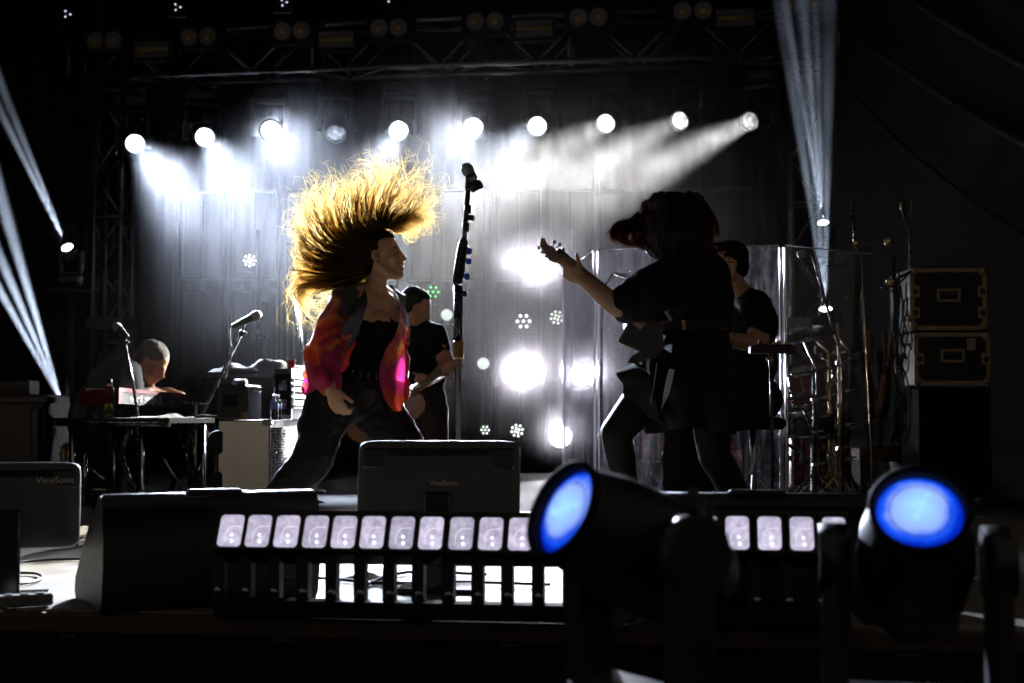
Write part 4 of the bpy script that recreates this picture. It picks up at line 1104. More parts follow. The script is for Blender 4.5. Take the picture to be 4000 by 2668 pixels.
redw = mat('red_pearl_wrap', (0.22, 0.012, 0.02), 0.25, 0.1, 0.5, 12, 0, 60, .6, .5)
chrome = mat('drum_chrome', (.30, .30, .31), .25, 1.0, .2, 20)
skinm = mat('drum_head_white', (0.55, 0.54, 0.5), 0.5)
skinb = mat('drum_head_black', (0.015, 0.015, 0.016), 0.35)
def drum(label, c, axis, r, h, lugs=8, head=skinm, legs=True, shell=redw, group='drums of the kit'):
    c = Vector(c); axis = Vector(axis).normalized()
    t_ = thing('drum', label, 'drum', floor_at(c), group)
    M = place(c, axis)
    link('shell', MB().lathe([(r, -h / 2), (r, h / 2)], M, 30, True, False), shell, t_)
    for s in (-1, 1):
        link('hoop', MB().lathe([(r + .002, s * h / 2 - .012), (r + .012, s * h / 2 - .012), (r + .012, s * h / 2 + .012), (r - .004, s * h / 2 + .014)], M, 30, True, False), chrome if r < .25 else black, t_)
        link('head_skin', MB().lathe([(r, s * h / 2), (0.001, s * (h / 2 + .002))], M, 30), head, t_)
    for k in range(lugs):
        a = 2 * pi * k / lugs
        p = Vector((cos(a), sin(a), 0)) * (r + .011)
        link('tension_rod', MB().tube([M @ (p + Vector((0, 0, -h / 2))), M @ (p + Vector((0, 0, h / 2)))], 0.0045, 6).box(M @ p, (0.02, 0.02, 0.035)), chrome, t_)
    if legs:
        for k in range(3):
            a = .4 + 2 * pi * k / 3; p = Vector((cos(a), sin(a), 0)) * (r + .02)
            q = M @ (p + Vector((0, 0, h * .1)))
            link('leg', MB().tube([q, Vector((q.x, q.y, .05)), Vector((q.x + .03 * cos(a), q.y + .03 * sin(a), .008))], 0.007, 8), chrome, t_)
    return t_
c = P(2545, 1722, 8.35)
drum('red floor tom with chrome rods behind the shield between the guitarist legs', c, (0.03, -.05, 1), 0.105, 0.23)
c = P(2700, 1760, 8.9)
drum('large bass drum lying on its side behind the guitarist leg', (c.x, c.y, .30), (-.75, -.65, 0.03), 0.27, 0.38, 10, skinb, False)
c = P(3165, 1500, 8.5)
drum('small red rack tom at right behind the pick tray', c, (-.25, -.3, 1), 0.13, 0.2, 6)
c = P(3160, 1655, 8.3)
drum('shallow steel snare drum at right among the hardware', c, (0.0, -.12, 1), 0.165, 0.12, 8, skinm, True, dark_steel)
c = P(3200, 1790, 8.7)
drum('deep red floor tom low at right among the hardware', c, (0, -.05, 1), 0.18, 0.34, 8)
bronze = mat('cymbal_bronze', (0.45, 0.36, 0.22), 0.25, 1.0, 0.15, 30)
silverc = mat('cymbal_silver', (0.5, 0.5, 0.5), 0.3, 1.0, 0.15, 30)
warmlit_st = mat('stand_chrome_warm_lit', (0.75, 0.58, 0.30), 0.22, 1.0, 0.15, 20)  # chrome with its yellow highlights put into the base colour
def cymbal(label, c, nrm, r, m, foot, pole=dark_steel):
    c = Vector(c); t_ = thing('cymbal_on_stand', label, 'cymbal', foot, 'cymbals of the kit')
    link('cymbal', MB().lathe([(0.001, r * .13), (r * .12, r * .11), (r * .2, r * .04), (r * .6, -.0), (r, -r * .07), (r, -r * .075), (r * .6, -.004), (.001, r * .10)], place(c, nrm), 34), m, t_)
    f = Vector(foot)
    link('upright', MB().tube([c + Vector(nrm).normalized() * .04, c - Vector(nrm).normalized() * .04, Vector((f.x, f.y, c.z - .2)), Vector((f.x, f.y, .1))], 0.009, 8), pole, t_)
    link('wing_nut', MB().ball(c + Vector(nrm).normalized() * .03, .012, None, 8, 6), steel, t_)
    for k in range(3):
        a = .2 + 2 * pi * k / 3
        link('leg', MB().tube([Vector((f.x, f.y, .22)), Vector((f.x + .25 * cos(a), f.y + .25 * sin(a), .01))], 0.007, 6), pole, t_)
c = P(3130, 1300, 8.0)
cymbal('silver cymbal tilted towards the viewer right of the shield post', c, (-.28, -.33, 1), 0.15, silverc, floor_at(P(3195, 1800, 8.1)), steel)
c = P(3170, 1540, 8.3)
cymbal('small bronze cymbal lower right among the hardware', c, (.15, -.12, 1), 0.17, bronze, floor_at(P(3250, 1800, 8.5)), warmlit_st)
c = P(3265, 1390, 8.8)
cymbal('bronze cymbal behind the drum microphone stand', c, (-.35, .12, 1), 0.17, bronze, floor_at(P(3290, 1800, 8.8)), warmlit_st)
# dense hardware uprights
def hw(label, px, y0, y1, D, m, r, extra=()):
    a, b_ = P(px, y0, D), floor_at(P(px + 8, y1, D))
    q = thing('hardware_stand', label, 'stand', b_, 'drum hardware stands')
    link('upright', MB().tube([a, b_ + Vector((0, 0, .1))], r, 8), m, q)
    for k in range(3):
        aa = .9 + 2 * pi * k / 3
        link('leg', MB().tube([b_ + Vector((0, 0, .25)), b_ + Vector((.22 * cos(aa), .22 * sin(aa), .012))], r * .7, 6), m, q)
    z = a.z
    for k in range(3):
        zz = b_.z + (a.z - b_.z) * (.35 + .22 * k)
        link('clamp', MB().box((b_.x, b_.y, zz), (0.035, 0.03, 0.03), None, .006).tube([(b_.x, b_.y, zz), (b_.x + .05, b_.y - .01, zz + .01)], .006, 6), steel, q)
    for (p0, p1) in extra:
        link('arm', MB().tube([P(*p0, D), P(*p1, D)], r * .8, 8), m, q)
hw('chrome stand with a crossed arm right of the shield post', 3178, 1440, 1960, 8.0, dark_steel, .010, [((3090, 1462), (3240, 1440)), ((3140, 1600), (3220, 1790)), ((3060, 1560), (3200, 1545))])
hw('warm lit stand with high clamp right of the drum kit', 3238, 1370, 1960, 8.2, warmlit_st, .010, [((3190, 1330), (3280, 1420)), ((3200, 1560), (3290, 1530))])
hw('warm lit stand nearest to the dark backline rack', 3275, 1260, 1960, 8.0, warmlit_st, .009, [((3255, 1280), (3350, 1430))])
hw('thin chrome stand at the right end of the drum kit', 3305, 1400, 1960, 8.3, dark_steel, .009, [((3260, 1620), (3330, 1640))])
hw('short chrome hi-hat stand low in the hardware', 3215, 1560, 1960, 8.5, dark_steel, .009, [((3120, 1640), (3230, 1600)), ((3100, 1820), (3215, 1790))])
hw('amber lit short stand at the kit foot', 3252, 1620, 1960, 8.4, warmlit_st, .012)
for k, (px, py) in enumerate(((3150, 1590), (3235, 1700), (3120, 1760), (3190, 1830))):
    c = P(px, py, 8.15)
    d_ = Vector((cos(k * 1.7), -.4, sin(k * 1.3)))
    microphone('small drum microphone clipped in the hardware, %s from the top' % ordw[k], c, c + d_.normalized() * .09, 0.016)
# overhead drum microphone
D = 7.7
om = microphone('flat drum overhead microphone on a tall boom at right', P(3128, 992, D), P(3172, 985, D), 0.022)
b_ = floor_at(P(3290, 1700, D))
mic_stand('tall boom stand bending over the right drum shield panel', [P(3170, 985, D), P(3222, 1170, D), P(3262, 1300, D), P(3292, 1420, D), b_ + Vector((0, 0, .05))], b_, True, 0.009)
tag(link('microphone_cable', MB().tube([P(3172, 985, D), P(3186, 988, D - .01), P(3196, 1030, D - .01), P(3212, 1110, D - .01), P(3226, 1175, D - .01)], 0.004, 6), cabm), 'black cable along the tall drum boom', 'cable')
# overhead mic behind shield at left (translucent silhouette)
D = 8.7
microphone('drum microphone seen faintly through the shield left of the guitarist', P(2470, 1085, D), P(2400, 1068, D), 0.02)
b_ = floor_at(P(2345, 1300, D + .1))
mic_stand('thin boom seen through the shield left of the guitarist', [P(2392, 1068, D), P(2356, 1128, D), P(2350, 1300, D + .1), b_ + Vector((0, 0, .05))], b_)
# drum throne
c = P(2940, 1640, 7.28)
th = thing('drum_stool', 'round black drum stool under the seated drummer', 'stool', floor_at(c))
SEAT = c
link('seat', MB().lathe([(0.15, -0.05), (0.17, -.03), (0.17, 0), (0.13, .015), (.001, .018)], Matrix.Translation(c), 24), blackm, th)
link('post', MB().tube([c, floor_at(c) + Vector((0, 0, .1))], .016, 8), steel, th)
for k in range(3):
    aa = .3 + 2 * pi * k / 3
    link('leg', MB().tube([floor_at(c) + Vector((0, 0, .28)), floor_at(c) + Vector((.24 * cos(aa), .24 * sin(aa), .012))], .009, 6), steel, th)

# pick tray on a stand in front
D = 6.35
c = P(3015, 1366, D)
pt = thing('pick_tray', 'dark angled tray on a slim stand in front of the drummer', 'tray', floor_at(c))
link('tray', MB().box(c, (0.20, 0.07, 0.035), None, .004), mat('tray_brown_black', (0.035, 0.026, 0.02), .5), pt)
link('ledge', MB().box(c + Vector((0, -.037, -.012)), (0.205, 0.005, 0.010)), wood, pt)
link('slot_strip', MB().box(c + Vector((.005, .0, .0205)), (0.165, 0.02, 0.006)), blackm, pt)
link('post', MB().tube([c + Vector((-.004, 0, -.02)), Vector((c.x - .002, c.y, .03))], .008, 10), dark_steel, pt)
link('sleeve', MB().tube([c + Vector((-.004, 0, -.02)), c + Vector((-.004, 0, -.075))], .012, 10), steel, pt)
link('wing_screw', MB().box(c + Vector((-.012, -.02, -.035)), (0.035, 0.01, 0.014), Matrix.Rotation(-.5, 3, 'Y'), .003), MATS['brass_dull'], pt)
link('base_disc', MB().lathe([(0.12, 0.0), (0.12, 0.012), (0.04, 0.025), (0.012, .04)], Matrix.Translation(floor_at(c)), 24), micm, pt)
cols_ = [('purple', (0.12, 0.05, 0.16)), ('orange', (0.55, 0.16, 0.06)), ('cream', (0.55, 0.38, 0.18)), ('pale yellow', (0.58, 0.42, 0.18))]
for (nm, cl_), px in zip(cols_, (2970, 2993, 3043, 3073)):
    pick('%s guitar pick standing on the tray before the drummer' % nm, P(px, 1339, D), mat('pick_' + nm.replace(' ', '_'), cl_, .45, 0, .4, 150), pi, 1.0, 'picks on the tray')

# road cases stacked at right
cased = mat('case_dark_laminate', (0.009, 0.008, 0.012), 0.45, 0, 0.3, 6, .1, 80)
goldlit_alu = mat('case_edge_aluminium_goldlit', (0.50, 0.38, 0.21), 0.45, 0.35, 0.3, 30, .15, 150)  # aluminium with the gold light on it mixed into the colour
def road_case(label, px0, px1, py0, py1, D, sticker=False, latches=(.28, .62), dep=.5):
    a, b_ = P(px0, py1, D), P(px1, py1, D); w = b_.x - a.x; h = P(px0, py0, D).z - a.z
    t_ = thing('road_case', label, 'road case', (a.x + w / 2, a.y + dep / 2, a.z), 'road cases stacked at the right')
    cx = 0; fy = -dep / 2
    link('box', MB().box((0, 0, h / 2), (w - .01, dep - .01, h - .01)), cased, t_, Matrix())
    e = .028
    for z in (e / 2, h - e / 2): link('edge_strip', MB().box((0, fy + .002, z), (w - .06, .012, e), None, .002), goldlit_alu, t_, Matrix())
    for s in (-1, 1):
        link('edge_strip', MB().box((s * (w / 2 - e / 2), fy + .002, h / 2), (e, .0115, h - .06), None, .002), goldlit_alu, t_, Matrix())
        for z in (.026, h - .026): link('ball_corner', MB().ball((s * (w / 2 - .026), fy + .012, z), .03, None, 10, 7), goldlit_alu, t_, Matrix())
        for q in latches:
            g = link('latch', MB().box((s * (w / 2 - .032), fy - .006, h * q), (.058, .012, .075), None, .004), goldlit_alu, t_, Matrix())
            link('turn_key', MB().box((s * (w / 2 - .032), fy - .014, h * q), (.012, .008, .04), None, .002).lathe([(.018, 0), (.018, .004)], Matrix.Translation((s * (w / 2 - .032), fy - .012, h * q)) @ Matrix.Rotation(pi / 2, 4, 'X'), 12), dark_steel, g, Matrix())
    hp = MB()
    for s in (-1, 1): hp.box((s * .068, fy - .003, h * .56), (.016, .012, .085), None, .002)
    for z in (-1, 1): hp.box((0, fy - .0031, h * .56 + z * .035), (.12, .0118, .016), None, .002)
    g = link('handle_plate', hp, goldlit_alu, t_, Matrix())
    link('handle_recess', MB().box((0, fy + .001, h * .56), (.12, .006, .055)), dark_steel, t_, Matrix())
    link('handle_bar', MB().tube([(-.045, fy - .012, h * .545), (.045, fy - .012, h * .545)], .010, 8), black, t_, Matrix())
    if sticker: link('paper_sticker', MB().box((w * .25, fy + .003, h * .78), (.055, .003, .075)), mat('sticker_paper', (.45, .44, .42), .6, 0, .5, 60), t_, Matrix())
    return a.z
road_case('upper dark road case with aluminium edges at right', 3556, 3858, 1047, 1290, 9.0)
z = road_case('lower dark road case with a pale sticker at right', 3572, 3872, 1299, 1505, 9.0, True, (.5,))
a, b_ = P(3590, 1510, 9.0), P(3870, 1510, 9.0)
rc = thing('equipment_dolly', 'dark trunk under the two road cases at right', 'case', ((a.x + b_.x) / 2, a.y + .25, 0))
link('body', MB().box(((a.x + b_.x) / 2, a.y + .25, (a.z - .004) / 2 + .02), (b_.x - a.x, .5, a.z - .05), None, .01), blackm, rc)
for s in (0.03, .97):
    link('wheel', MB().lathe([(.045, -.015), (.045, .015)], Matrix.Translation((a.x + (b_.x - a.x) * s, a.y + .03, .046)) @ Matrix.Rotation(pi / 2, 4, 'Y'), 14), black, rc)
# antenna paddle and tall stands
D = 9.2
pp = thing('antenna_paddle', 'dark flat antenna paddle on a thin pole at upper right', 'antenna', floor_at(P(3560, 1200, D)))
pol = [P(3528, 700, D), P(3548, 720, D), P(3560, 790, D), P(3556, 860, D), P(3546, 862, D), P(3536, 800, D)]
link('paddle', MB().prism(pol, (0.004, .008, 0)), dark_steel, pp)
link('clamp', MB().tube([P(3520, 790, D), P(3524, 820, D)], .012, 8), warmlit_st, pp)
link('pole', MB().tube([P(3522, 810, D), P(3552, 900, D), P(3556, 980, D), floor_at(P(3560, 1200, D)) + Vector((0, 0, .02))], .010, 8), dark_steel, pp)
link('foot', MB().lathe([(0.2, 0), (0.2, 0.012), (0.02, 0.03)], Matrix.Translation(floor_at(P(3560, 1200, D))), 18), dark_steel, pp)
b_ = floor_at(P(3405, 1790, 8.2))
q = thing('tall_stand', 'very thin tall stand with warm glints right of the drum kit', 'stand', b_)
link('upright', MB().tube([P(3364, 985, 8.2), P(3385, 1400, 8.2), P(3404, 1790, 8.2), b_ + Vector((0, 0, .03))], .004, 6), warmlit_st, q)
link('grip', MB().tube([P(3328, 785, 8.4), P(3343, 965, 8.2), P(3364, 985, 8.2)], .010, 8), dark_steel, q)
link('tip', MB().tube([P(3337, 905, 8.3), P(3343, 960, 8.2)], .013, 8), warmlit_st, q)
link('foot', MB().lathe([(0.12, 0), (0.12, 0.012), (0.02, 0.03)], Matrix.Translation(b_), 16), dark_steel, q)
# backline guitars on a rack
gtop = mat('guitar_sunburst_amber', (0.20, 0.10, 0.02), 0.3, 0, 0.4, 7, 0, 60, .5, .4)
neckm = mat('guitar_neck_maple', (0.25, 0.16, 0.07), 0.4, 0, 0.2, 14)
def backline_guitar(label, px, py, D, sc, lean, m):
    c = P(px, py, D); t_ = thing('electric_guitar', label, 'guitar', c, 'guitars on the rack at right')
    outl = []
    for k in range(28):
        a = 2 * pi * k / 28
        r = .16 + .035 * cos(2 * a) + .02 * cos(3 * a + .6)
        outl.append(Vector((r * sin(a) * .85, 0, r * cos(a) * 1.15)))
    M = Matrix.Rotation(lean, 4, 'Y') @ Matrix.Rotation(radians(62), 4, 'Z') @ Matrix.Scale(sc, 4)
    link('body', MB().prism(outl, (0, .045, 0)), m, t_, M)
    link('neck', MB().box((0, .012, .47), (.05, .024, .56), None, .006), neckm, t_, M)
    link('headstock', MB().prism([(-.03, 0, .74), (.03, 0, .74), (.045, 0, .90), (-.02, 0, .92)], (0, .016, 0)), neckm, t_, M)
    link('pickguard', MB().prism([(x * .55 + .02, -.003, z * .5) for x, _, z in [tuple(v) for v in outl]], (0, .003, 0)), whitecap, t_, M)
    for k in range(6): link('tuner', MB().lathe([(.008, 0), (.008, .01)], Matrix.Translation((-.035, .01, .76 + .025 * k)) @ Matrix.Rotation(pi / 2, 4, 'Y'), 8), steel, t_, M)
backline_guitar('amber electric guitar on the rack nearest the cables', 3465, 1540, 9.6, .8, .1, gtop)
backline_guitar('dark brown electric guitar on the rack behind the tall stand', 3400, 1550, 9.9, .8, -.06, mat('guitar_brown', (.10, .045, .02), .3, 0, .3, 6))
gr = P(3430, 1700, 9.7)
gk = thing('guitar_rack', 'low wooden guitar rack at right with a red stripe', 'rack', floor_at(gr))
link('base', MB().box(floor_at(gr) + Vector((0, 0, .30)), (.34, .35, .09), None, .006), gtop, gk)
link('red_stripe', MB().box(floor_at(gr) + Vector((0, -.178, .30)), (.30, .004, .035)), redm, gk)
for s in (-1, 1): link('leg', MB().box(floor_at(gr) + Vector((s * .14, 0, .13)), (.04, .3, .25)), wood, gk)
link('top_bar', MB().tube([P(3370, 1370, 9.75), P(3500, 1368, 9.75)], .014, 8), gtop, gk)
for px in (3395, 3452): link('peg', MB().tube([P(px, 1290, 9.74), P(px + 8, 1420, 9.74)], .013, 8), neckm, gk)
link('upright', MB().tube([P(3435, 1370, 9.77), floor_at(P(3435, 1370, 9.77)) + Vector((0, 0, .3))], .014, 8), wood, gk)
# cable stand with hanging cables
cs = P(3520, 1200, 8.9)
ct = thing('cable_stand', 'stand hung with black and red cables left of the road cases', 'stand', floor_at(cs))
link('upright', MB().tube([P(3490, 1000, 8.9), floor_at(P(3510, 1000, 8.9)) + Vector((0, 0, .03))], .012, 8), dark_steel, ct)
link('arm', MB().tube([P(3440, 1122, 8.9), P(3560, 1060, 8.9)], .009, 8), dark_steel, ct)
link('arm', MB().tube([P(3480, 1140, 8.9), P(3545, 1075, 8.9)], .007, 8), steel, ct)
link('head_clamp', MB().box(P(3480, 1105, 8.88), (.06, .04, .05), None, .01).ball(P(3470, 945, 8.9), .03, None, 10, 7), warmlit_st, ct)
link('foot', MB().lathe([(0.18, 0), (0.18, 0.012), (0.02, 0.03)], Matrix.Translation(floor_at(P(3510, 1000, 8.9))), 18), dark_steel, ct)
rng = random.Random(3)
cr_ = mat('cable_red', (.25, .03, .015), .5)
for k in range(11):
    x = 3480 + rng.random() * 75; y0 = 1060 + rng.random() * 120; L_ = 350 + rng.random() * 330
    pts = [P(x + 10 * sin(q * .9 + k) + q * rng.uniform(-3, 3), y0 + L_ * q / 9, 8.85 - .05 * rng.random()) for q in range(10)]
    link('cable', MB().tube(pts, .0045 + .002 * rng.random(), 6), cr_ if k == 4 else cabm, ct)
for k in range(6):
    c = P(3500 + rng.random() * 60, 1060 + rng.random() * 450, 8.83)
    link('connector', MB().tube([c, c + Vector((.02, 0, -.04))], .009, 8), steel if k % 2 else warmlit_st, ct)
# ------------------------------------------------------------------ people
def prim_mesh(prims):
    m = MB()
    for p in prims:
        if p[0] == 'c':
            pts = [(Vector(q), r) for q, r in p[1]]
            for (a, ra), (b_, rb) in zip(pts[:-1], pts[1:]):
                if (b_ - a).length > 1e-5: m.tube([a, b_], [ra, rb], 14)
            for a, ra in pts: m.ball(a, ra, None, 14, 10)
        else:
            m.ball(p[1], p[2], p[3] if len(p) > 3 else None, 20, 14)
    return m
def blob(name, prims, voxel=0.008, smooth=5, wr=0.0, wscale=14.0, wdir=(1, 1, 1), seed=0.0):
    me = prim_mesh(prims).mesh('tmp')
    o = bpy.data.objects.new('tmp', me)
    tsc = bpy.data.scenes.new('tmp'); tsc.collection.objects.link(o)
    r = o.modifiers.new('r', 'REMESH'); r.mode = 'VOXEL'; r.voxel_size = voxel; r.adaptivity = 0
    s = o.modifiers.new('s', 'SMOOTH'); s.factor = 0.5; s.iterations = smooth
    vl = tsc.view_layers[0]; vl.update(); dg = vl.depsgraph
    out = bpy.data.meshes.new_from_object(o.evaluated_get(dg), preserve_all_data_layers=False, depsgraph=dg)
    bpy.data.objects.remove(o); bpy.data.meshes.remove(me); bpy.data.scenes.remove(tsc)
    out.name = name
    if wr:
        wd = Vector(wdir)
        cos_ = [v.co.copy() for v in out.vertices]; nrm_ = [v.normal.copy() for v in out.vertices]; new = []
        for co, nr in zip(cos_, nrm_):
            q = Vector((co.x * wd.x, co.y * wd.y, co.z * wd.z)) * wscale + Vector((seed, seed * .7, 0))
            n = mnoise.noise(q) + .5 * mnoise.noise(q * 2.1)
            ridge = (1 - abs(n)) ** 3
            new.extend(co + nr * (wr * (ridge - .35) + wr * .5 * n))
        out.vertices.foreach_set('co', new)
        out.update()
    out.polygons.foreach_set('use_smooth', [True] * len(out.polygons))
    out.materials.clear()
    return out
def hframe(loc, face, up, s=1.0):
    x = Vector(face).normalized(); z = Vector(up); z = (z - x * z.dot(x)).normalized(); y = z.cross(x)
    return Matrix(((x.x * s, y.x * s, z.x * s, loc[0]), (x.y * s, y.y * s, z.y * s, loc[1]), (x.z * s, y.z * s, z.z * s, loc[2]), (0, 0, 0, 1)))
def head_prims(M, s, fem=True, neck=None, mouth_open=0.0):
    R3 = M.to_3x3()                       # includes the scale
    def e(c, r): return ('e', M @ Vector(c), r, R3)
    def ch(*pts): return ('c', [(M @ Vector(q), r * s) for q, r in pts])
    k = 1.0 if fem else 1.06
    pr = [e((-.012, 0, .035), (.095, .074, .086)), e((.030, 0, -.02), (.062, .060, .088)),
          e((.066, 0, .022), (.024, .046, .018)),                       # brow
          ch(((.084, 0, .018), .008), ((.100, 0, -.012), .009), ((.111, 0, -.024), .0098)),   # nose
          ch(((.102, -.010, -.029), .008), ((.102, .010, -.029), .008)),
          e((.088, 0, -.050 + mouth_open * .4), (.015, .024, .008)), e((.085, 0, -.068 - mouth_open), (.014, .021, .0085)),
          e((.074, 0, -.060), (.018, .032, .026)),
          e((.074, 0, -.096), (.022, .024, .018)),                      # chin
          ch(((-.012, .056, -.045), .022), ((.02, .050, -.078), .020 * k), ((.062, .018, -.098), .018)),
          ch(((-.012, -.056, -.045), .022), ((.02, -.050, -.078), .020 * k), ((.062, -.018, -.098), .018)),
          e((.052, .038, -.022), (.03, .024, .026)), e((.052, -.038, -.022), (.03, .024, .026))]
    for sy in (-1, 1):
        pr.append(ch(((-.010, sy * .071, .014), .009), ((-.022, sy * .080, .012), .009), ((-.026, sy * .082, -.005), .009), ((-.016, sy * .076, -.028), .008)))
        pr.append(e((-.008, sy * .072, -.006), (.012, .006, .022)))
    if neck is not None:
        pr.append(('c', [(M @ Vector((-.025, 0, -.05)), .052 * s * k), (M @ Vector((-.03, 0, -.085)), .05 * s * k), (Vector(neck), .058 * s * k)]))
    return pr
def hand_prims(wrist, d, palm, curl=.5, size=1.0, thumb_out=.5, flip=1):
    """d: direction of the hand, palm: direction the palm faces"""
    d = Vector(d).normalized(); palm = Vector(palm); palm = (palm - d * palm.dot(d)).normalized()
    ac = d.cross(palm).normalized() * flip       # towards the thumb side
    w = Vector(wrist); s = size
    R = Matrix((ac, palm, d)).transposed()
    pr = [('e', w + d * .05 * s, (.040 * s, .016 * s, .05 * s), R), ('c', [(w - d * .02 * s, .027 * s), (w + d * .02 * s, .026 * s)])]
    for k in range(4):
        base = w + d * (.088 - .006 * abs(k - 1.2)) * s + ac * (.029 - .0195 * k) * s
        ln = (.038, .042, .040, .031)[k] * s; r = (.0085, .0088, .0085, .0075)[k] * s
        pts = [(base, r)]; p = base; a = curl * (.55 + .1 * k)
        for q in range(3):
            dr = d * cos(a) + palm * sin(a)
            p = p + dr * ln * (1, .72, .58)[q]; pts.append((p, r * (.95, .88, .78)[q])); a += curl * (1.0, .9, .6)[q]
        pr.append(('c', [(w + d * .06 * s + ac * (.022 - .015 * k) * s, r * 1.2)] + pts))
    b0 = w + d * .022 * s + ac * .03 * s; td = (d * (1 - thumb_out * .4) + ac * thumb_out + palm * .45 * curl).normalized()
    b1 = b0 + td * .045 * s; td2 = (td + palm * .35 * curl + d * .35).normalized(); b2 = b1 + td2 * .034 * s
    pr.append(('c', [(w + d * .015 * s + ac * .012 * s, .014 * s), (b0, .014 * s), (b1, .0105 * s), (b2, .0085 * s)]))
    return pr
def foot_prims(ankle, d, L_=.24):
    a = Vector(ankle); d = Vector(d).normalized(); f = Vector((a.x, a.y, .035))
    return [('c', [(a, .045), (f - d * .05, .035), (f + d * .08, .036), (f + d * (L_ - .07), .026)])]

def skin_mat(name, col):
    if name in MATS: return MATS[name]
    m = mat(name, col, .48, 0, .12, 30, .12, 220)
    b = m.node_tree.nodes['Principled BSDF']
    b.inputs['Subsurface Weight'].default_value = .12; b.inputs['Subsurface Radius'].default_value = (.012, .005, .003)
    return m
skinA = skin_mat('skin_light_tan', (0.60, 0.34, 0.20))
skinB = skin_mat('skin_light', (0.46, 0.27, 0.17))

def cloth_mat(name, col, rough=.75, trans=0.0, weave=350):
    if name in MATS: return MATS[name]
    return mat(name, col, rough, 0, .25, 9, .35, weave, .15)

def hair_mesh(strands, r0=.0011):
    """strands: list of (points, radius scale)"""
    vs = []; fs = []
    for pts, rs in strands:
        k = len(pts); o = len(vs)
        for i, p in enumerate(pts):
            t_ = pts[min(i + 1, k - 1)] - pts[max(i - 1, 0)]
            a = t_.cross(Vector((.2, 1, .1)))
            a = a.normalized() if a.length > 1e-9 else Vector((1, 0, 0))
            b_ = a.cross(t_).normalized() if t_.length > 1e-9 else Vector((0, 0, 1))
            r = r0 * rs * (1.0 - .75 * i / (k - 1))
            for j in range(3):
                w = 2 * pi * j / 3
                vs.append(p + (a * cos(w) + b_ * sin(w)) * r)
        for i in range(k - 1):
            for j in range(3):
                fs.append((o + i * 3 + j, o + i * 3 + (j + 1) % 3, o + (i + 1) * 3 + (j + 1) % 3, o + (i + 1) * 3 + j))
    me = bpy.data.meshes.new('hair'); me.from_pydata([tuple(v) for v in vs], [], fs)
    me.polygons.foreach_set('use_smooth', [True] * len(fs)); me.update()
    return me
def hair_mat(name, root, tip, trans, tcol, see=.0):
    m = bpy.data.materials.new(name); t, N, L, b = nt(m)
    N.remove(b); out = N['Material Output']
    di = N.new('ShaderNodeBsdfDiffuse'); tl = N.new('ShaderNodeBsdfTranslucent'); gl = N.new('ShaderNodeBsdfGlossy')
    tc = N.new('ShaderNodeTexCoord'); nz = N.new('ShaderNodeTexNoise'); nz.inputs['Scale'].default_value = 30; L.new(tc.outputs['Object'], nz.inputs['Vector'])
    mc = N.new('ShaderNodeMix'); mc.data_type = 'RGBA'; mc.inputs[6].default_value = (*root, 1); mc.inputs[7].default_value = (*tip, 1); L.new(nz.outputs['Fac'], mc.inputs[0])
    L.new(mc.outputs[2], di.inputs['Color']); tl.inputs['Color'].default_value = (*tcol, 1)
    gl.inputs['Color'].default_value = (*tcol, 1); gl.inputs['Roughness'].default_value = .35
    m1 = N.new('ShaderNodeMixShader'); m1.inputs[0].default_value = trans; L.new(di.outputs[0], m1.inputs[1]); L.new(tl.outputs[0], m1.inputs[2])
    m2 = N.new('ShaderNodeMixShader'); m2.inputs[0].default_value = .12; L.new(m1.outputs[0], m2.inputs[1]); L.new(gl.outputs[0], m2.inputs[2])
    tp = N.new('ShaderNodeBsdfTransparent'); tp.inputs['Color'].default_value = (1, .9, .68, 1)
    m3 = N.new('ShaderNodeMixShader'); m3.inputs[0].default_value = see; L.new(m2.outputs[0], m3.inputs[1]); L.new(tp.outputs[0], m3.inputs[2])
    L.new(m3.outputs[0], out.inputs['Surface'])
    return m
def resample(pts, n):
    out = []; k = len(pts) - 1
    for i in range(n):
        u = i / (n - 1) * k; j = min(int(u), k - 1); s = u - j
        p0, p1, p2, p3 = pts[max(j - 1, 0)], pts[j], pts[j + 1], pts[min(j + 2, k)]
        out.append(0.5 * ((2 * p1) + (p2 - p0) * s + (2 * p0 - 5 * p1 + 4 * p2 - p3) * s * s + (3 * p1 - p0 - 3 * p2 + p3) * s ** 3))
    return out

# ============================ the singer
S = thing('person', 'singer tossing long golden hair, in a tie-dye jacket and black trousers', 'person', (P(1380, 1600, 6.2).x, 6.2, 0))
hl = P(1491, 1003, 6.15)
HM = hframe(hl, (1, -.10, .12), (-.14, .05, 1), .93)
nb = P(1462, 1140, 6.22)
shR, shL = P(1352, 1190, 6.05), P(1533, 1195, 6.40)
elR, wrR = P(1262, 1395, 5.98), P(1292, 1525, 5.88)
elL, wrL = P(1548, 1400, 6.48), P(1556, 1590, 6.34)
ch_, wa, pe = P(1452, 1255, 6.24), P(1420, 1410, 6.24), P(1400, 1530, 6.24)
hipR, hipL = P(1335, 1570, 6.15), P(1450, 1575, 6.33)
knR, anR = P(1225, 1790, 6.1), P(1030, 2060, 6.2)
knL, anL = P(1600, 1755, 6.3), P(1625, 2080, 6.45)
lat = (shL - shR).normalized(); fw = Vector((lat.y, -lat.x, 0)).normalized()
Rt_ = Matrix((lat, fw, Vector((0, 0, 1)))).transposed()
def torso(g=0.0): return [('e', ch_ + Vector((0, 0, .03)), (.165 + g, .10 + g, .15 + g), Rt_), ('e', wa + Vector((0, 0, .02)), (.128 + g, .092 + g, .13 + g), Rt_), ('e', pe, (.13 + g, .09 + g, .10 + g), Rt_)]
bust = [('e', ch_ + fw * .065 + lat * s * .068 + Vector((0, 0, -.012)), (.062, .062, .064)) for s in (-1, 1)]
body = head_prims(HM, .93, True, nb, .004) + torso() + bust
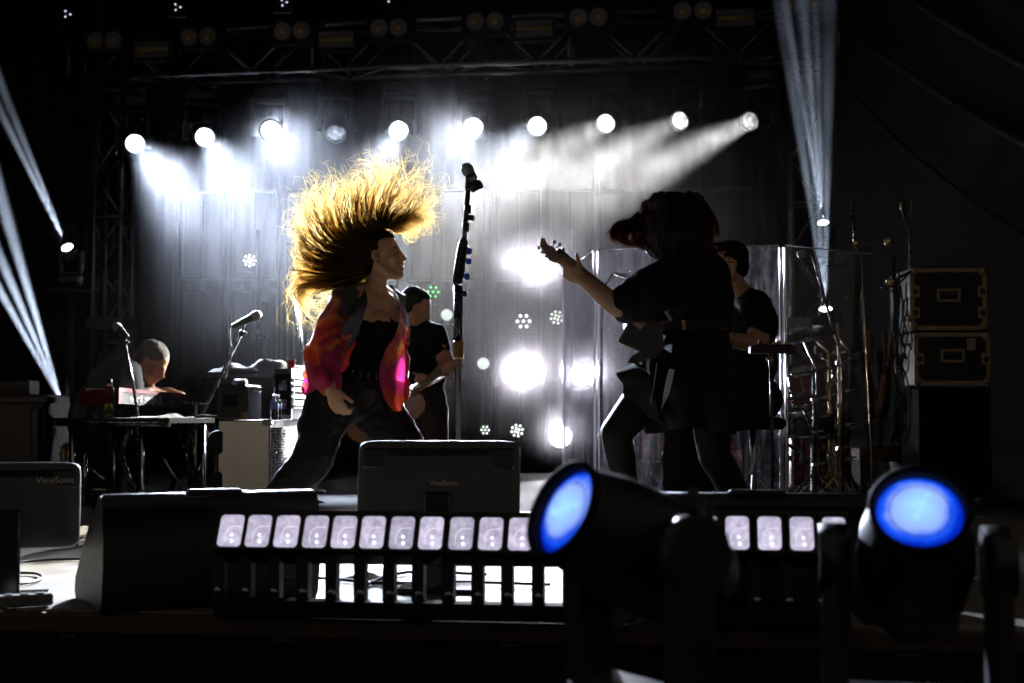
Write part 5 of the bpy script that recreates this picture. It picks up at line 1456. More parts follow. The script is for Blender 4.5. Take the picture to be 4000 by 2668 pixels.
body += [('c', [(nb, .06), (shR.lerp(nb, .15), .055)]), ('c', [(nb, .06), (shL.lerp(nb, .15), .055)]), ('c', [(nb, .05), (ch_ + fw * .04 + Vector((0, 0, .06)), .08)]),
         ('c', [(shR, .055), (elR, .043), (elR.lerp(wrR, .35), .042), (wrR, .027)]), ('c', [(shL, .055), (elL, .043), (elL.lerp(wrL, .35), .042), (wrL, .027)]),
         ('c', [(hipR, .07), (knR, .045), (anR, .032)]), ('c', [(hipL, .07), (knL, .045), (anL, .032)])]
body += hand_prims(wrR, P(1335, 1620, 5.85) - wrR, Vector((.5, .9, -.1)), .95, .93, .35, 1)
body += hand_prims(wrL, P(1592, 1670, 6.22) - wrL, Vector((-.3, .9, 0)), 1.1, .9, .3, -1)
link('body', blob('body', body, .0055, 3), skinA, S)
# face details
def hp(x, y, z): return HM @ Vector((x, y, z))
browm = mat('brow_dark', (.03, .018, .01), .8)
link('eyebrow', MB().tube([hp(.087, -.016, .027), hp(.082, -.032, .033), hp(.069, -.049, .029)], [.003, .004, .002], 6), browm, S)
link('eyelashes', MB().tube([hp(.0875, -.018, .006), hp(.084, -.032, .0005), hp(.074, -.046, .005)], [.0016, .0028, .0014], 6), browm, S)
link('lips', MB().tube([hp(.1005, 0, -.049), hp(.096, -.014, -.047), hp(.083, -.027, -.046)], [.004, .0038, .001], 8).tube([hp(.0965, 0, -.0735), hp(.092, -.014, -.071), hp(.082, -.026, -.05)], [.0045, .004, .001], 8), mat('lip_rose', (.36, .10, .09), .4), S)
link('teeth', MB().tube([hp(.0985, 0.004, -.0575), hp(.095, -.012, -.056), hp(.086, -.023, -.052)], [.004, .004, .0015], 8), mat('teeth_white', (.75, .72, .66), .3), S)
for (x, y, z) in ((-.030, -.088, .018), (-.030, -.0885, -.008), (-.024, -.088, -.026), (-.012, -.084, -.034), (-.004, -.081, -.038)):
    link('ear_stud', MB().ball(hp(x, y, z), .0032, None, 8, 6), steel, S)
link('ear_monitor', MB().ball(hp(-.004, -.080, -.004), (.008, .006, .010), None, 10, 7), mat('ear_piece', (.2, .15, .12), .3), S)
# tank top
blackcl = cloth_mat('black_knit', (0.007, 0.007, 0.008), .85)
tank = [('e', ch_ + Vector((0, 0, -.035)), (.170, .108, .118), Rt_), ('e', wa + Vector((0, 0, .02)), (.136, .102, .13), Rt_)] + [('e', b_[1] + Vector((0, 0, -.012)), (.064, .066, .058)) for b_ in bust]
link('tank_top', blob('tank_top', tank, .007, 4, .004, 16), blackcl, S)
# trousers
satin = mat('black_satin', (0.006, 0.0058, 0.0055), .5, 0, .3, 5, .2, 90, .22)
tro = [('e', wa + Vector((0, 0, -.085)), (.142, .108, .06), Rt_), ('e', pe + Vector((0, 0, .02)), (.172, .135, .11), Rt_), ('e', pe + Vector((-.05, -.03, -.02)), (.14, .12, .12), Rt_),
       ('c', [(hipR + Vector((-.02, 0, .03)), .125), (P(1248, 1680, 6.12), .098), (knR, .086), (P(1150, 1880, 6.12), .083), (P(1075, 2000, 6.17), .088), (P(1040, 2075, 6.2), .09)]),
       ('c', [(hipL, .125), (P(1510, 1650, 6.32), .105), (knL + Vector((-.02, 0, .02)), .088), (P(1625, 1900, 6.36), .082), (P(1630, 2060, 6.43), .088)])]
link('trousers', blob('trousers', tro, .008, 3, .008, 13, (.7, 1, .8), 2.0), satin, S)
shoem = mat('shoe_black', (.02, .02, .02), .4)
link('shoe', blob('shoe', foot_prims(anR + Vector((0, 0, .0)), (.75, -.5, 0)), .008, 3), shoem, S)
link('shoe', blob('shoe', foot_prims(anL + Vector((0, 0, .0)), (.9, -.3, 0)), .008, 3), shoem, S)
# belt with studs
bl_ = MB(); bs = MB(); ctr = wa + Vector((0.005, 0, -.055))
ringp = []
for k in range(48):
    a = 2 * pi * k / 48
    p = ctr + lat * (.150 * cos(a)) + fw * (.118 * sin(a)); p.z += -.30 * (p.x - ctr.x) * .6
    ringp.append(p)
rows = [[p + Vector((0, 0, z)) for p in ringp] for z in (-.016, .016)]
bt = link('belt', bl_.grid(rows, True, True), blackm, S)
for k in range(0, 48, 2):
    for z in (-.007, .007): bs.ball(ringp[k] + (ringp[k] - ctr).normalized() * .004 + Vector((0, 0, z)), .0042, None, 6, 4)
link('studs', bs, steel, bt, None, 'stuff')
# jacket
tie = bpy.data.materials.new('tie_dye_silk'); t, N, L, b = nt(tie)
tc = N.new('ShaderNodeTexCoord'); nz = N.new('ShaderNodeTexNoise'); nz.inputs['Scale'].default_value = 6.5; nz.inputs['Detail'].default_value = 3; nz.inputs['Roughness'].default_value = .45
if 'Distortion' in nz.inputs: nz.inputs['Distortion'].default_value = 1.2
L.new(tc.outputs['Object'], nz.inputs['Vector'])
sp = N.new('ShaderNodeSeparateXYZ'); L.new(tc.outputs['Object'], sp.inputs[0])
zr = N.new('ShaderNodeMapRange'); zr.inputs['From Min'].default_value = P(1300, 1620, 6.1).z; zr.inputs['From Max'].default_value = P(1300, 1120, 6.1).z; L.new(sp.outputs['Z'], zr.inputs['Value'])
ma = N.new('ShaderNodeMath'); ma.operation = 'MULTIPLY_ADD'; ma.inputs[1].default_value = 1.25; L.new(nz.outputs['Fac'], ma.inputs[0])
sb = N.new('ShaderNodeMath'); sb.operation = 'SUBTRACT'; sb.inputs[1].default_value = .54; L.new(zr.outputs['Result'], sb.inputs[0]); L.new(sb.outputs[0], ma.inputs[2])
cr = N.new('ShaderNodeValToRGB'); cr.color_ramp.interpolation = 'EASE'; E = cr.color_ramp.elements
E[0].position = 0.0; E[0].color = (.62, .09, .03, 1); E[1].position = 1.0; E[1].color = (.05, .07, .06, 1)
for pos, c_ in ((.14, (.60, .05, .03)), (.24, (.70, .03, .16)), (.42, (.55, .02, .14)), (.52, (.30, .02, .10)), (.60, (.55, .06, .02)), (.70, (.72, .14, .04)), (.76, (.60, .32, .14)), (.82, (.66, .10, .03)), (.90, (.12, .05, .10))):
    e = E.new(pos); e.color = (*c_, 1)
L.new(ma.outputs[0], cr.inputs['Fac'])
N.remove(b); out = N['Material Output']
n2 = N.new('ShaderNodeTexNoise'); n2.inputs['Scale'].default_value = 300; L.new(tc.outputs['Object'], n2.inputs['Vector'])
bpn = N.new('ShaderNodeBump'); bpn.inputs['Strength'].default_value = .15; bpn.inputs['Distance'].default_value = .003; L.new(n2.outputs['Fac'], bpn.inputs['Height'])
pb_ = N.new('ShaderNodeBsdfPrincipled'); pb_.inputs['Roughness'].default_value = .5; pb_.inputs['Sheen Weight'].default_value = .2
tl = N.new('ShaderNodeBsdfTranslucent'); mxs = N.new('ShaderNodeMixShader'); mxs.inputs[0].default_value = .42
L.new(cr.outputs['Color'], pb_.inputs['Base Color']); L.new(cr.outputs['Color'], tl.inputs['Color']); L.new(bpn.outputs[0], pb_.inputs['Normal'])
L.new(pb_.outputs[0], mxs.inputs[1]); L.new(tl.outputs[0], mxs.inputs[2]); L.new(mxs.outputs[0], out.inputs['Surface'])
jac = [('c', [(P(1395, 1150, 6.2), .06), (shR + Vector((-.005, .02, -.01)), .083), (P(1306, 1300, 6.03), .078), (elR + Vector((.0, .01, 0)), .078), (P(1270, 1460, 5.95), .068), (P(1284, 1505, 5.91), .046)]),
       ('c', [(P(1400, 1165, 6.28), .07), (P(1352, 1260, 6.24), .10), (P(1310, 1380, 6.22), .085), (P(1245, 1470, 6.2), .06), (P(1215, 1510, 6.2), .045)]),
       ('c', [(P(1335, 1330, 6.12), .06), (P(1300, 1440, 6.12), .055), (P(1250, 1500, 6.14), .04)]),
       ('c', [(shL, .06), (P(1545, 1300, 6.46), .058), (elL, .055), (wrL.lerp(elL, .2), .045)]),
       ('c', [(P(1410, 1140, 6.3), .06), (P(1500, 1160, 6.45), .06), (shL, .07)])]
jm = blob('jacket', jac, .007, 2, .017, 11, (1, 1, .55), 5.0)
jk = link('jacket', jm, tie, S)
def sheet(rows_px, nd=10, amp=.02, thick=.002, ph=0.0):
    """cloth strip between left/right edge pixels; rows_px: (yL, xL, DL, yR, xR, DR)"""
    rows = []
    pts = [[P(xL, yL, DL), P(xR, yR, DR)] for (yL, xL, DL, yR, xR, DR) in rows_px]
    Lc = resample([p[0] for p in pts], 36); Rc = resample([p[1] for p in pts], 36)
    for i in range(36):
        row = []
        for j in range(nd + 1):
            s = j / nd; p = Lc[i].lerp(Rc[i], s)
            p = p + Vector((0, -amp * sin(s * 5.5 + i * .10 + ph) * (.3 + i / 36), 0)) + Vector((.004 * sin(i * .5 + s * 3), 0, 0))
            row.append(p)
        rows.append(row)
    return MB().grid(rows)
fl = sheet([(1130, 1520, 6.30, 1136, 1546, 6.34), (1190, 1556, 6.22, 1200, 1582, 6.30), (1240, 1566, 6.16, 1245, 1594, 6.26), (1300, 1548, 6.10, 1300, 1590, 6.24), (1360, 1512, 6.07, 1360, 1585, 6.22), (1430, 1490, 6.05, 1430, 1584, 6.2), (1510, 1486, 6.04, 1500, 1583, 6.18), (1570, 1508, 6.04, 1560, 1580, 6.16), (1608, 1545, 6.05, 1605, 1568, 6.12)], 12, .022)
o = link('front_panel', fl, tie, jk); o.matrix_parent_inverse = Matrix()
lp = sheet([(1128, 1418, 6.10, 1130, 1436, 6.12), (1180, 1398, 6.0, 1180, 1432, 6.02), (1250, 1360, 5.97, 1260, 1412, 6.02), (1320, 1325, 5.97, 1335, 1385, 6.05), (1385, 1312, 6.0, 1400, 1345, 6.05)], 8, .010)
o = link('lapel', lp, mat('lapel_dark_dye', (.035, .033, .05), .6, 0, .9, 14), jk); o.matrix_parent_inverse = Matrix()
hem = sheet([(1430, 1190, 6.15, 1440, 1240, 6.1), (1470, 1185, 6.12, 1480, 1245, 6.08), (1505, 1182, 6.10, 1515, 1240, 6.06), (1535, 1190, 6.10, 1538, 1215, 6.08)], 8, .018, ph=1.0)
o = link('back_hem', hem, tie, jk); o.matrix_parent_inverse = Matrix()
# hair: guide strands in the photograph's enlarged coordinates (u, v, depth offset)
def Z1(u, v, dz=0.0): return P(1000 + .47824 * u, 550 + .47824 * v, 6.15 + dz)
GUIDES = [
    [(1130, 745), (1190, 735), (1250, 770), (1290, 745), (1300, 690), (1330, 620)],
    [(1120, 730), (1180, 690), (1290, 620), (1390, 655), (1400, 640)],
    [(1110, 725), (1160, 680), (1290, 590), (1360, 500), (1430, 425)],
    [(1090, 720), (1100, 640), (1180, 540), (1270, 430), (1330, 360)],
    [(1060, 720), (1030, 620), (1090, 480), (1190, 320), (1310, 185)],
    [(1030, 730), (970, 640), (1000, 480), (1060, 320), (1080, 190)],
    [(1000, 750), (900, 660), (910, 500), (960, 330), (930, 220)],
    [(970, 780), (830, 690), (820, 520), (860, 380), (850, 290)],
    [(940, 810), (770, 720), (730, 560), (760, 420), (740, 350)],
    [(920, 850), (700, 770), (620, 600), (600, 450), (620, 350)],
    [(905, 880), (660, 830), (530, 660), (480, 520), (460, 410)],
    [(890, 910), (630, 880), (470, 720), (410, 590), (370, 500)],
    [(880, 940), (620, 930), (440, 800), (370, 690), (335, 620)],
    [(875, 970), (620, 970), (440, 890), (360, 790), (325, 690)],
    [(870, 1000), (640, 1010), (470, 970), (390, 880), (355, 800)],
    [(875, 1030), (680, 1055), (500, 1040), (390, 980), (350, 920), (390, 880)],
    [(880, 1060), (700, 1085), (520, 1090), (380, 1060), (340, 1110), (400, 1160)],
    [(890, 1085), (720, 1130), (520, 1150), (390, 1180), (335, 1260), (380, 1340), (440, 1400)],
    [(900, 1100), (780, 1150), (620, 1190), (480, 1190), (350, 1200), (345, 1270), (370, 1370)],
    [(920, 1110), (820, 1160), (680, 1210), (540, 1230), (500, 1290), (560, 1300)],
]
rng = random.Random(11)
strands = []
ng = len(GUIDES)
GW = [resample([Z1(u, v) for u, v in g], 18) for g in GUIDES]
def strand_from(gi, fr_, off_y, curl, clump, rs, lenf=1.0, jit=.006):
    a, b_ = GW[gi], GW[min(gi + 1, ng - 1)]
    ph = rng.random() * 6.28; pts = []
    nseed = Vector((gi * 3.1 + round(fr_ * clump) * 1.7, off_y * 30, 0))
    fq = 2.2 + rng.random() * 1.6
    for i in range(18):
        s = i / 17 * lenf; k = s * 17; j = min(int(k), 16); q = k - j
        pa = a[j].lerp(a[j + 1], q); pb = b_[j].lerp(b_[j + 1], q)
        p = pa.lerp(pb, fr_)
        wv_ = s ** 1.4
        n1 = mnoise.noise_vector(nseed + Vector((s * 3.2, 0, 0)))
        p = p + Vector((n1.x, n1.y * 1.4, n1.z)) * (.055 * wv_) + Vector((0, off_y * (1 - .2 * s) * (.35 + .9 * s), 0))
        p = p + Vector((cos(ph + s * 6.28 * fq), sin(ph * 1.7 + s * 6.28 * fq) * .8, sin(ph + s * 6.28 * fq))) * (curl * wv_)
        pts.append(p)
    jv = Vector((rng.gauss(0, jit), rng.gauss(0, jit), rng.gauss(0, jit)))
    return [p + jv * (i / 17) for i, p in enumerate(pts)], rs
for c_ in range(215):      # locks: strands that draw together towards a shared tip path
    gi = rng.randrange(ng - 1) if c_ % 4 else rng.choice((0, 1, 2, 3, 13, 14, 15, 16, 16, 17, 17, 18)); fr_ = rng.random(); oy = rng.uniform(-.085, .085); lf = .50 + .70 * rng.random() ** .6; cu = .004 + .018 * rng.random() ** 2
    core, _ = strand_from(gi, fr_, oy, cu, 7, 1, lf, .016)
    if c_ % 3 == 0:          # some locks cross over to another direction
        gj = max(0, min(ng - 2, gi + rng.randrange(-4, 5))); other, _ = strand_from(gj, rng.random(), oy * -.5, cu, 7, 1, lf, .016)
        core = [a_.lerp(b2, (i_ / 17) ** 1.5) for i_, (a_, b2) in enumerate(zip(core, other))]
    wd = .002 + .007 * rng.random() ** 1.5
    for k in range(rng.randrange(5, 11)):
        o1 = Vector((rng.gauss(0, 1), rng.gauss(0, 1), rng.gauss(0, 1))) * wd
        ph = rng.random() * 6.28; am = .001 + .004 * rng.random(); l2 = .75 + .25 * rng.random(); fq = 1.5 + 2.5 * rng.random()
        cc = core[:max(8, int(18 * l2))]; pts = []
        for i, p in enumerate(cc):
            s_ = i / 17
            pts.append(p + o1 * (1.3 - .9 * s_) * min(1, .35 + s_ * 2) + Vector((cos(ph + s_ * 6.28 * fq), sin(ph * 2 + s_ * 6.28 * fq), sin(ph + s_ * 6.28 * fq))) * am * s_)
        strands.append((pts, .8 + .9 * rng.random()))
for k in range(520):      # flyaway wisps
    gi = rng.randrange(ng - 1)
    strands.append(strand_from(gi, rng.uniform(-.5, 1.5), rng.uniform(-.1, .1), .010 + .022 * rng.random(), 9, .7, .9 + .38 * rng.random(), .022))
strands = [(p, r) for p, r in strands]
goldhair = hair_mat('golden_brown_hair', (.10, .05, .018), (.26, .14, .04), .80, (1.0, .78, .32), .42)
hr_ = link('hair', hair_mesh(strands, .0015), goldhair, S)
# darker locks near the scalp
dk = []
for k in range(1300):
    gi = rng.randrange(2, ng - 1)
    dk.append(strand_from(gi, rng.random(), rng.uniform(-.09, .02), .003, 4, 1.0, .20 + .30 * rng.random() ** 1.6, .004))
for k in range(280):
    gi = rng.randrange(1, ng - 1)
    dk.append(strand_from(gi, rng.random(), rng.uniform(-.10, -.05), .008, 7, 1.5, .55 + .45 * rng.random(), .010))
darkhair = hair_mat('dark_root_hair', (.018, .010, .006), (.035, .02, .01), .06, (.30, .16, .04))
link('hair_roots', hair_mesh(dk, .0016), darkhair, hr_).matrix_parent_inverse = Matrix()
R3 = HM.to_3x3()
cap_ = [('e', HM @ Vector((-.036, 0, .045)), (.088, .082, .086), R3), ('e', HM @ Vector((-.004, 0, .084)), (.074, .066, .044), R3), ('e', HM @ Vector((-.052, 0, -.002)), (.066, .073, .07), R3), ('e', HM @ Vector((-.060, 0, -.05)), (.042, .056, .045), R3)]
cm = blob('scalp_hair', cap_, .007, 3, .004, 40)
link('scalp_hair', cm, mat('scalp_dark_hair', (.012, .007, .004), .75, 0, .3, 60, .8, 160, .15), hr_).matrix_parent_inverse = Matrix()

# ============================ the guitarist
G_ = thing('person', 'guitarist in a black dress bending over a black guitar, reddish dark hair', 'person', (P(2680, 1700, 6.0).x, 6.0, 0))
GD = 5.95
hl = P(2612, 925, GD)
HM2 = hframe(hl, (-.80, .05, -.60), (-.55, 0, .83), .95)
nb = P(2695, 1020, GD + .02)
ch2, wa2, pe2 = P(2695, 1140, GD + .05), P(2715, 1290, GD + .08), P(2700, 1400, GD + .1)
sL, sR = P(2640, 1075, GD - .14), P(2745, 1075, GD + .20)
eL, wL = P(2420, 1205, GD - .26), P(2275, 1092, GD - .22)
eR, wR = P(2560, 1260, GD + .30), P(2475, 1240, GD + .12)
hL, hR = P(2610, 1440, GD + .02), P(2760, 1440, GD + .15)
kL, aL = P(2405, 1690, GD - .02), P(2470, 2040, GD + .1)
kR, aR = P(2790, 1780, GD + .15), P(2950, 2050, GD + .25)
lat2 = (sR - sL).normalized(); lat2.z = 0; lat2.normalize(); fw2 = Vector((-lat2.y, lat2.x, 0))
Rt2 = Matrix((lat2, fw2, Vector((0, 0, 1)))).transposed()
body = head_prims(HM2, .95, True, nb) + [('e', ch2, (.17, .11, .16), Rt2), ('e', wa2, (.13, .1, .13), Rt2), ('e', pe2, (.165, .125, .13), Rt2)]
body += [('c', [(nb, .055), (sL, .05), (eL, .042), (eL.lerp(wL, .3), .041), (wL, .026)]), ('c', [(nb, .055), (sR, .05), (eR, .042), (wR, .028)]),
         ('c', [(hL, .095), (P(2500, 1580, GD), .082), (kL, .062), (kL.lerp(aL, .28), .060), (aL, .038)]), ('c', [(hR, .10), (P(2775, 1600, GD + .14), .088), (kR, .066), (kR.lerp(aR, .3), .062), (aR, .038)])]
body += hand_prims(wL, P(2205, 1055, GD - .20) - wL, Vector((.25, .9, .55)), .95, .95, .75, -1)
body += hand_prims(wR, P(2440, 1270, GD + .05) - wR, Vector((.1, -.6, -.6)), .7, .9, .5, 1)
link('body', blob('body', body, .0055, 3), skinB, G_)
tightm = mat('sheer_grey_tights', (0.010, 0.008, 0.007), .55, 0, .15, 20, .1, 300, .15)
legs = [('c', [(hL, .10), (P(2500, 1580, GD), .087), (kL, .066), (kL.lerp(aL, .28), .064), (aL, .041)]), ('c', [(hR, .105), (P(2775, 1600, GD + .14), .092), (kR, .070), (kR.lerp(aR, .3), .066), (aR, .041)])]
link('tights', blob('tights', legs, .008, 4), tightm, G_)
link('shoe', blob('shoe', foot_prims(aL, (-.95, -.2, 0)), .008, 3), shoem, G_)
link('shoe', blob('shoe', foot_prims(aR, (.3, -.9, 0)), .008, 3), shoem, G_)
blk2 = mat('black_blouse', (0.006, 0.006, 0.0075), .62, 0, .25, 8, .25, 320, .15)
for m_ in (blk2, blackcl, satin):
    b_ = m_.node_tree.nodes['Principled BSDF']; b_.inputs['Sheen Weight'].default_value = .015; b_.inputs['Sheen Roughness'].default_value = .4
blouse = [('e', ch2 + Vector((.0, 0, .01)), (.18, .125, .165), Rt2), ('e', wa2 + Vector((.01, 0, .03)), (.148, .118, .14), Rt2), ('e', P(2755, 1180, GD + .1), (.115, .12, .17), Rt2),
          ('c', [(P(2690, 1040, GD + .05), .075), (sL + Vector((.02, 0, 0)), .092), (P(2560, 1130, GD - .18), .098), (P(2500, 1165, GD - .22), .096), (P(2452, 1185, GD - .245), .078)]),
          ('c', [(P(2720, 1050, GD + .1), .08), (sR, .085), (P(2660, 1180, GD + .28), .085), (eR, .08)]),
          ('c', [(P(2765, 1000, GD + .06), .04), (P(2775, 1080, GD + .1), .09)])]
link('blouse', blob('blouse', blouse, .008, 3, .011, 9, (1, 1, .7), 8.0), blk2, G_)
# belt and skirt (lofted rings)
def ring(c, rx, ry, ph=0.0, wob=0.0, n=56, sk=0.0, k=7):
    out = []
    for j in range(n):
        a = 2 * pi * j / n; f = 1 + wob * sin(k * a + ph)
        out.append(Vector(c) + lat2 * (rx * f * cos(a)) * 1 + fw2 * (ry * f * sin(a)) + Vector((0, 0, sk * cos(a))))
    return out
wz = P(2715, 1278, GD + .08)
link('belt', MB().grid([ring(wz + Vector((0, 0, z)), .166, .150) for z in (-.022, .022)], True, True), mat('belt_brown_leather', (.016, .009, .005), .5, 0, .2, 6, 0, 60, .25), G_)
link('buckle', MB().box(P(2672, 1270, GD - .10), (.012, .008, .04)), MATS['brass_dull'], G_)
X = Vector((1, 0, 0)); Y = Vector((0, 1, 0))
def ringxy(px0, px1, py, D, ry, wob, ph, n=64):
    a, b_ = P(px0, py, D), P(px1, py, D); c = (a + b_) / 2; rx = (b_.x - a.x) / 2
    return [c + X * (rx * (1 + wob * sin(6 * t_ + ph)) * cos(t_)) + Y * (ry * (1 + wob * sin(6 * t_ + ph)) * sin(t_)) + Vector((0, 0, .015 * sin(3 * t_ + ph))) for t_ in [2 * pi * j / n for j in range(n)]]
sk_rows = [ringxy(2570, 2845, 1292, GD + .08, .15, .0, 0), ringxy(2545, 2855, 1350, GD + .08, .17, .03, .4), ringxy(2505, 2866, 1430, GD + .08, .21, .06, .6), ringxy(2480, 2880, 1510, GD + .08, .24, .09, .8), ringxy(2495, 2890, 1590, GD + .08, .26, .12, .9), ringxy(2540, 2890, 1680, GD + .09, .27, .14, 1.0)]
cols2 = list(zip(*sk_rows)); fine = [resample(list(c_), 22) for c_ in cols2]
link('skirt', MB().grid([[fine[j][i] for j in range(len(fine))] for i in range(22)], True, True), blk2, G_)
# lit skirt flaps, the light put into their pale colour, and flared tails
litm = mat('lit_flap_pale', (.42, .43, .42), .5, 0, .1, 20)
def flap(name, pts, m, par, D0, th=.006):
    poly = [P(x, y, D0) for x, y in pts]
    return link(name, MB().prism(poly, (0.002, th, 0)), m, par)
Z4 = lambda u, v: (2200 + .5102 * u, 1200 + .5102 * v)
flap('lit_strip', [Z4(*q) for q in ((812, 470), (852, 480), (835, 560), (805, 680), (770, 740), (750, 785), (770, 650), (790, 540))], litm, G_, GD - .245)
flap('lit_strip', [Z4(*q) for q in ((640, 395), (662, 400), (655, 460), (662, 520), (645, 500), (634, 440))], litm, G_, GD - .265)
flap('lit_strip', [Z4(*q) for q in ((712, 425), (718, 430), (700, 560), (684, 660), (668, 745), (664, 740), (690, 580))], mat('lit_flap_grey', (.2, .21, .2), .6), G_, GD - .26)
tail = sheet([(1420, 2470, GD - .02, 1400, 2560, GD - .16), (1450, 2411, GD - .05, 1470, 2540, GD - .2), (1500, 2428, GD - .06, 1520, 2545, GD - .22), (1545, 2438, GD - .06, 1580, 2560, GD - .22), (1600, 2490, GD - .05, 1640, 2575, GD - .2), (1630, 2530, GD - .04, 1655, 2592, GD - .18)], 12, .02)
link('skirt_tail', tail, blk2, G_)
# hair
def helmet(HMx, prims_off, name, m, wr, par, voxel=.008, wscale=26, wdir=(1, 1, .5)):
    R3x = HMx.to_3x3()
    pr = [('e', HMx @ Vector(c), r, R3x) for c, r in prims_off]
    return link(name, blob(name, pr, voxel, 3, wr, wscale, wdir), m, par)
rh = mat('dark_red_hair', (.006, .003, .0025), .42, 0, .4, 40, .7, 120)
h0 = link('hair', blob('hair', [('e', P(2635, 895, GD), (.148, .125, .148)), ('e', P(2700, 880, GD + .03), (.085, .11, .14)), ('e', P(2735, 950, GD + .04), (.05, .08, .11)), ('e', P(2562, 890, GD - .01), (.055, .09, .075)), ('e', P(2590, 810, GD), (.09, .10, .06))], .008, 3, .016, 16, (1, 1, .45), 4), rh, G_)
Z3 = lambda u, v, dz=0.0: P(2000 + .57389 * u, 650 + .57389 * v, GD + dz)
HG = [[(860, 330), (800, 380), (740, 395), (690, 430), (660, 465), (700, 500)],
      [(860, 360), (800, 410), (740, 420), (700, 470), (720, 505), (760, 490)],
      [(870, 400), (820, 430), (770, 460), (780, 510), (830, 540), (870, 520)],
      [(880, 440), (850, 480), (860, 530), (900, 520), (930, 500), (960, 540)],
      [(920, 480), (920, 520), (950, 560), (1000, 570), (990, 610), (1020, 625)],
      [(960, 500), (980, 560), (1030, 590), (1050, 560), (1040, 600), (1000, 620)],
      [(1250, 300), (1310, 400), (1340, 480), (1340, 540), (1380, 560), (1350, 600)],
      [(1230, 260), (1290, 340), (1320, 430), (1370, 470), (1390, 520), (1370, 580)]]
HGW = [resample([Z3(u, v) for u, v in g], 16) for g in HG]
rs_ = []; rng = random.Random(5)
for lk in range(46):
    gi = rng.choice((0, 0, 0, 1, 1, 1, 2, 2, 3, 4, 4, 6)); a, b_ = HGW[gi], HGW[gi + 1]; f = rng.uniform(-.15, 1.15); oy = rng.uniform(-.08, .05); ph0 = rng.random() * 6; cu0 = .006 + .012 * rng.random(); lf = .62 + .5 * rng.random(); fq0 = 9 + 6 * rng.random()
    for k in range(rng.randrange(14, 30)):
        jo = Vector((rng.gauss(0, .006), rng.gauss(0, .006), rng.gauss(0, .006))); ph = ph0 + rng.gauss(0, .35); l2 = lf * (.8 + .2 * rng.random()); pts = []
        for i in range(16):
            s = i / 15 * l2; q = s * 15; j = min(int(q), 14)
            p = a[j].lerp(a[j + 1], q - j).lerp(b_[j].lerp(b_[j + 1], q - j), f)
            pts.append(p + jo * (1.2 - .5 * s) + Vector((cos(ph + s * fq0), sin(ph + s * fq0), sin(ph + s * fq0))) * cu0 * min(1, s * 1.6) + Vector((0, oy * (.5 + .5 * s), 0)))
        rs_.append((pts, .7 + .5 * rng.random()))
# surface strands over the dome
for k in range(1500):
    th0 = rng.uniform(-1.3, 1.3); start = Vector((.01, 0, .155)); pts = []
    az = rng.uniform(0, 2 * pi)
    for i in range(12):
        s = i / 11 * 1.75
        d_ = Vector((sin(s) * cos(az), sin(s) * sin(az) * .82, cos(s)))
        pts.append(P(2625, 895, GD) + Vector((d_.x * .162, d_.y * .16, d_.z * .157)) + Vector((.006 * sin(s * 5 + k), .006 * cos(s * 4 + k), 0)) + Vector((.02 * s, 0, 0)))
    rs_.append((pts, .8))
redhair = hair_mat('reddish_hair', (.012, .005, .004), (.03, .010, .006), .25, (.34, .11, .05), .35)
link('hair_strands', hair_mesh(rs_, .0012), redhair, h0).matrix_parent_inverse = Matrix()
link('strap', MB().tube([P(2650, 1000, GD - .08), P(2600, 1060, GD - .18), P(2545, 1170, GD - .22)], .016, 6), blackm, G_)
# her guitar
gt = thing('electric_guitar', 'black pointed electric guitar held by the guitarist', 'guitar', P(2480, 1300, GD - .12))
gax = (P(2126, 948, GD - .17) - P(2480, 1290, GD - .10)).normalized()
gloss = mat('guitar_gloss_black', (.014, .014, .016), .22, 0, .1, 10, 0, 60, .5, .6)
outline = [Z3(790, 1062), Z3(708, 1192), Z3(716, 1210), Z3(858, 1266), Z3(800, 1300), Z3(770, 1340), Z3(900, 1360), Z3(1010, 1250), Z3(1010, 1120), Z3(930, 1020)]
outline = [p + Vector((0, -.10, 0)) for p in outline]
link('body', MB().prism(outline, (.006, .045, 0)), gloss, gt)
bind = [p + Vector((0, -.002, 0)) for p in outline[:4]]
link('binding', MB().tube(bind, .0035, 6), mat('pearl_binding', (.5, .48, .5), .3), gt)
n0, n1_ = Z3(900, 1075, -.12), P(2180, 1000, GD - .165)
gd_ = (n1_ - n0).normalized()
link('neck', MB().tube([n0, n1_], [.030, .023], 10), mat('neck_dark_wood', (.26, .16, .11), .4), gt)
link('fretboard', MB().box((n0 + n1_) / 2 + Vector((-.01, .012, .018)), ((n1_ - n0).length, .012, .045), rotto(gd_, (1, 0, 0)).to_3x3()), mat('fretboard_dark', (.03, .018, .012), .5), gt)
hs_ = [P(2188, 1008, GD - .16), P(2165, 965, GD - .16), P(2140, 955, GD - .16), P(2128, 930, GD - .16), P(2108, 930, GD - .16), P(2110, 960, GD - .16), P(2135, 1000, GD - .16), P(2150, 1022, GD - .16), P(2175, 1030, GD - .16), P(2200, 1020, GD - .16)]
link('headstock', MB().prism(hs_, (.0, .018, 0)), mat('neck_dark_wood', (.26, .16, .11), .4), gt)
for (px, py) in ((2104, 968), (2118, 985), (2131, 1003), (2166, 946), (2186, 956), (2200, 975)):
    link('tuner', MB().ball(P(px, py, GD - .15), (.008, .006, .009), None, 8, 6).tube([P(px, py, GD - .15), P((px + 2150) / 2, (py + 985) / 2, GD - .15)], .003, 6), steel, gt)

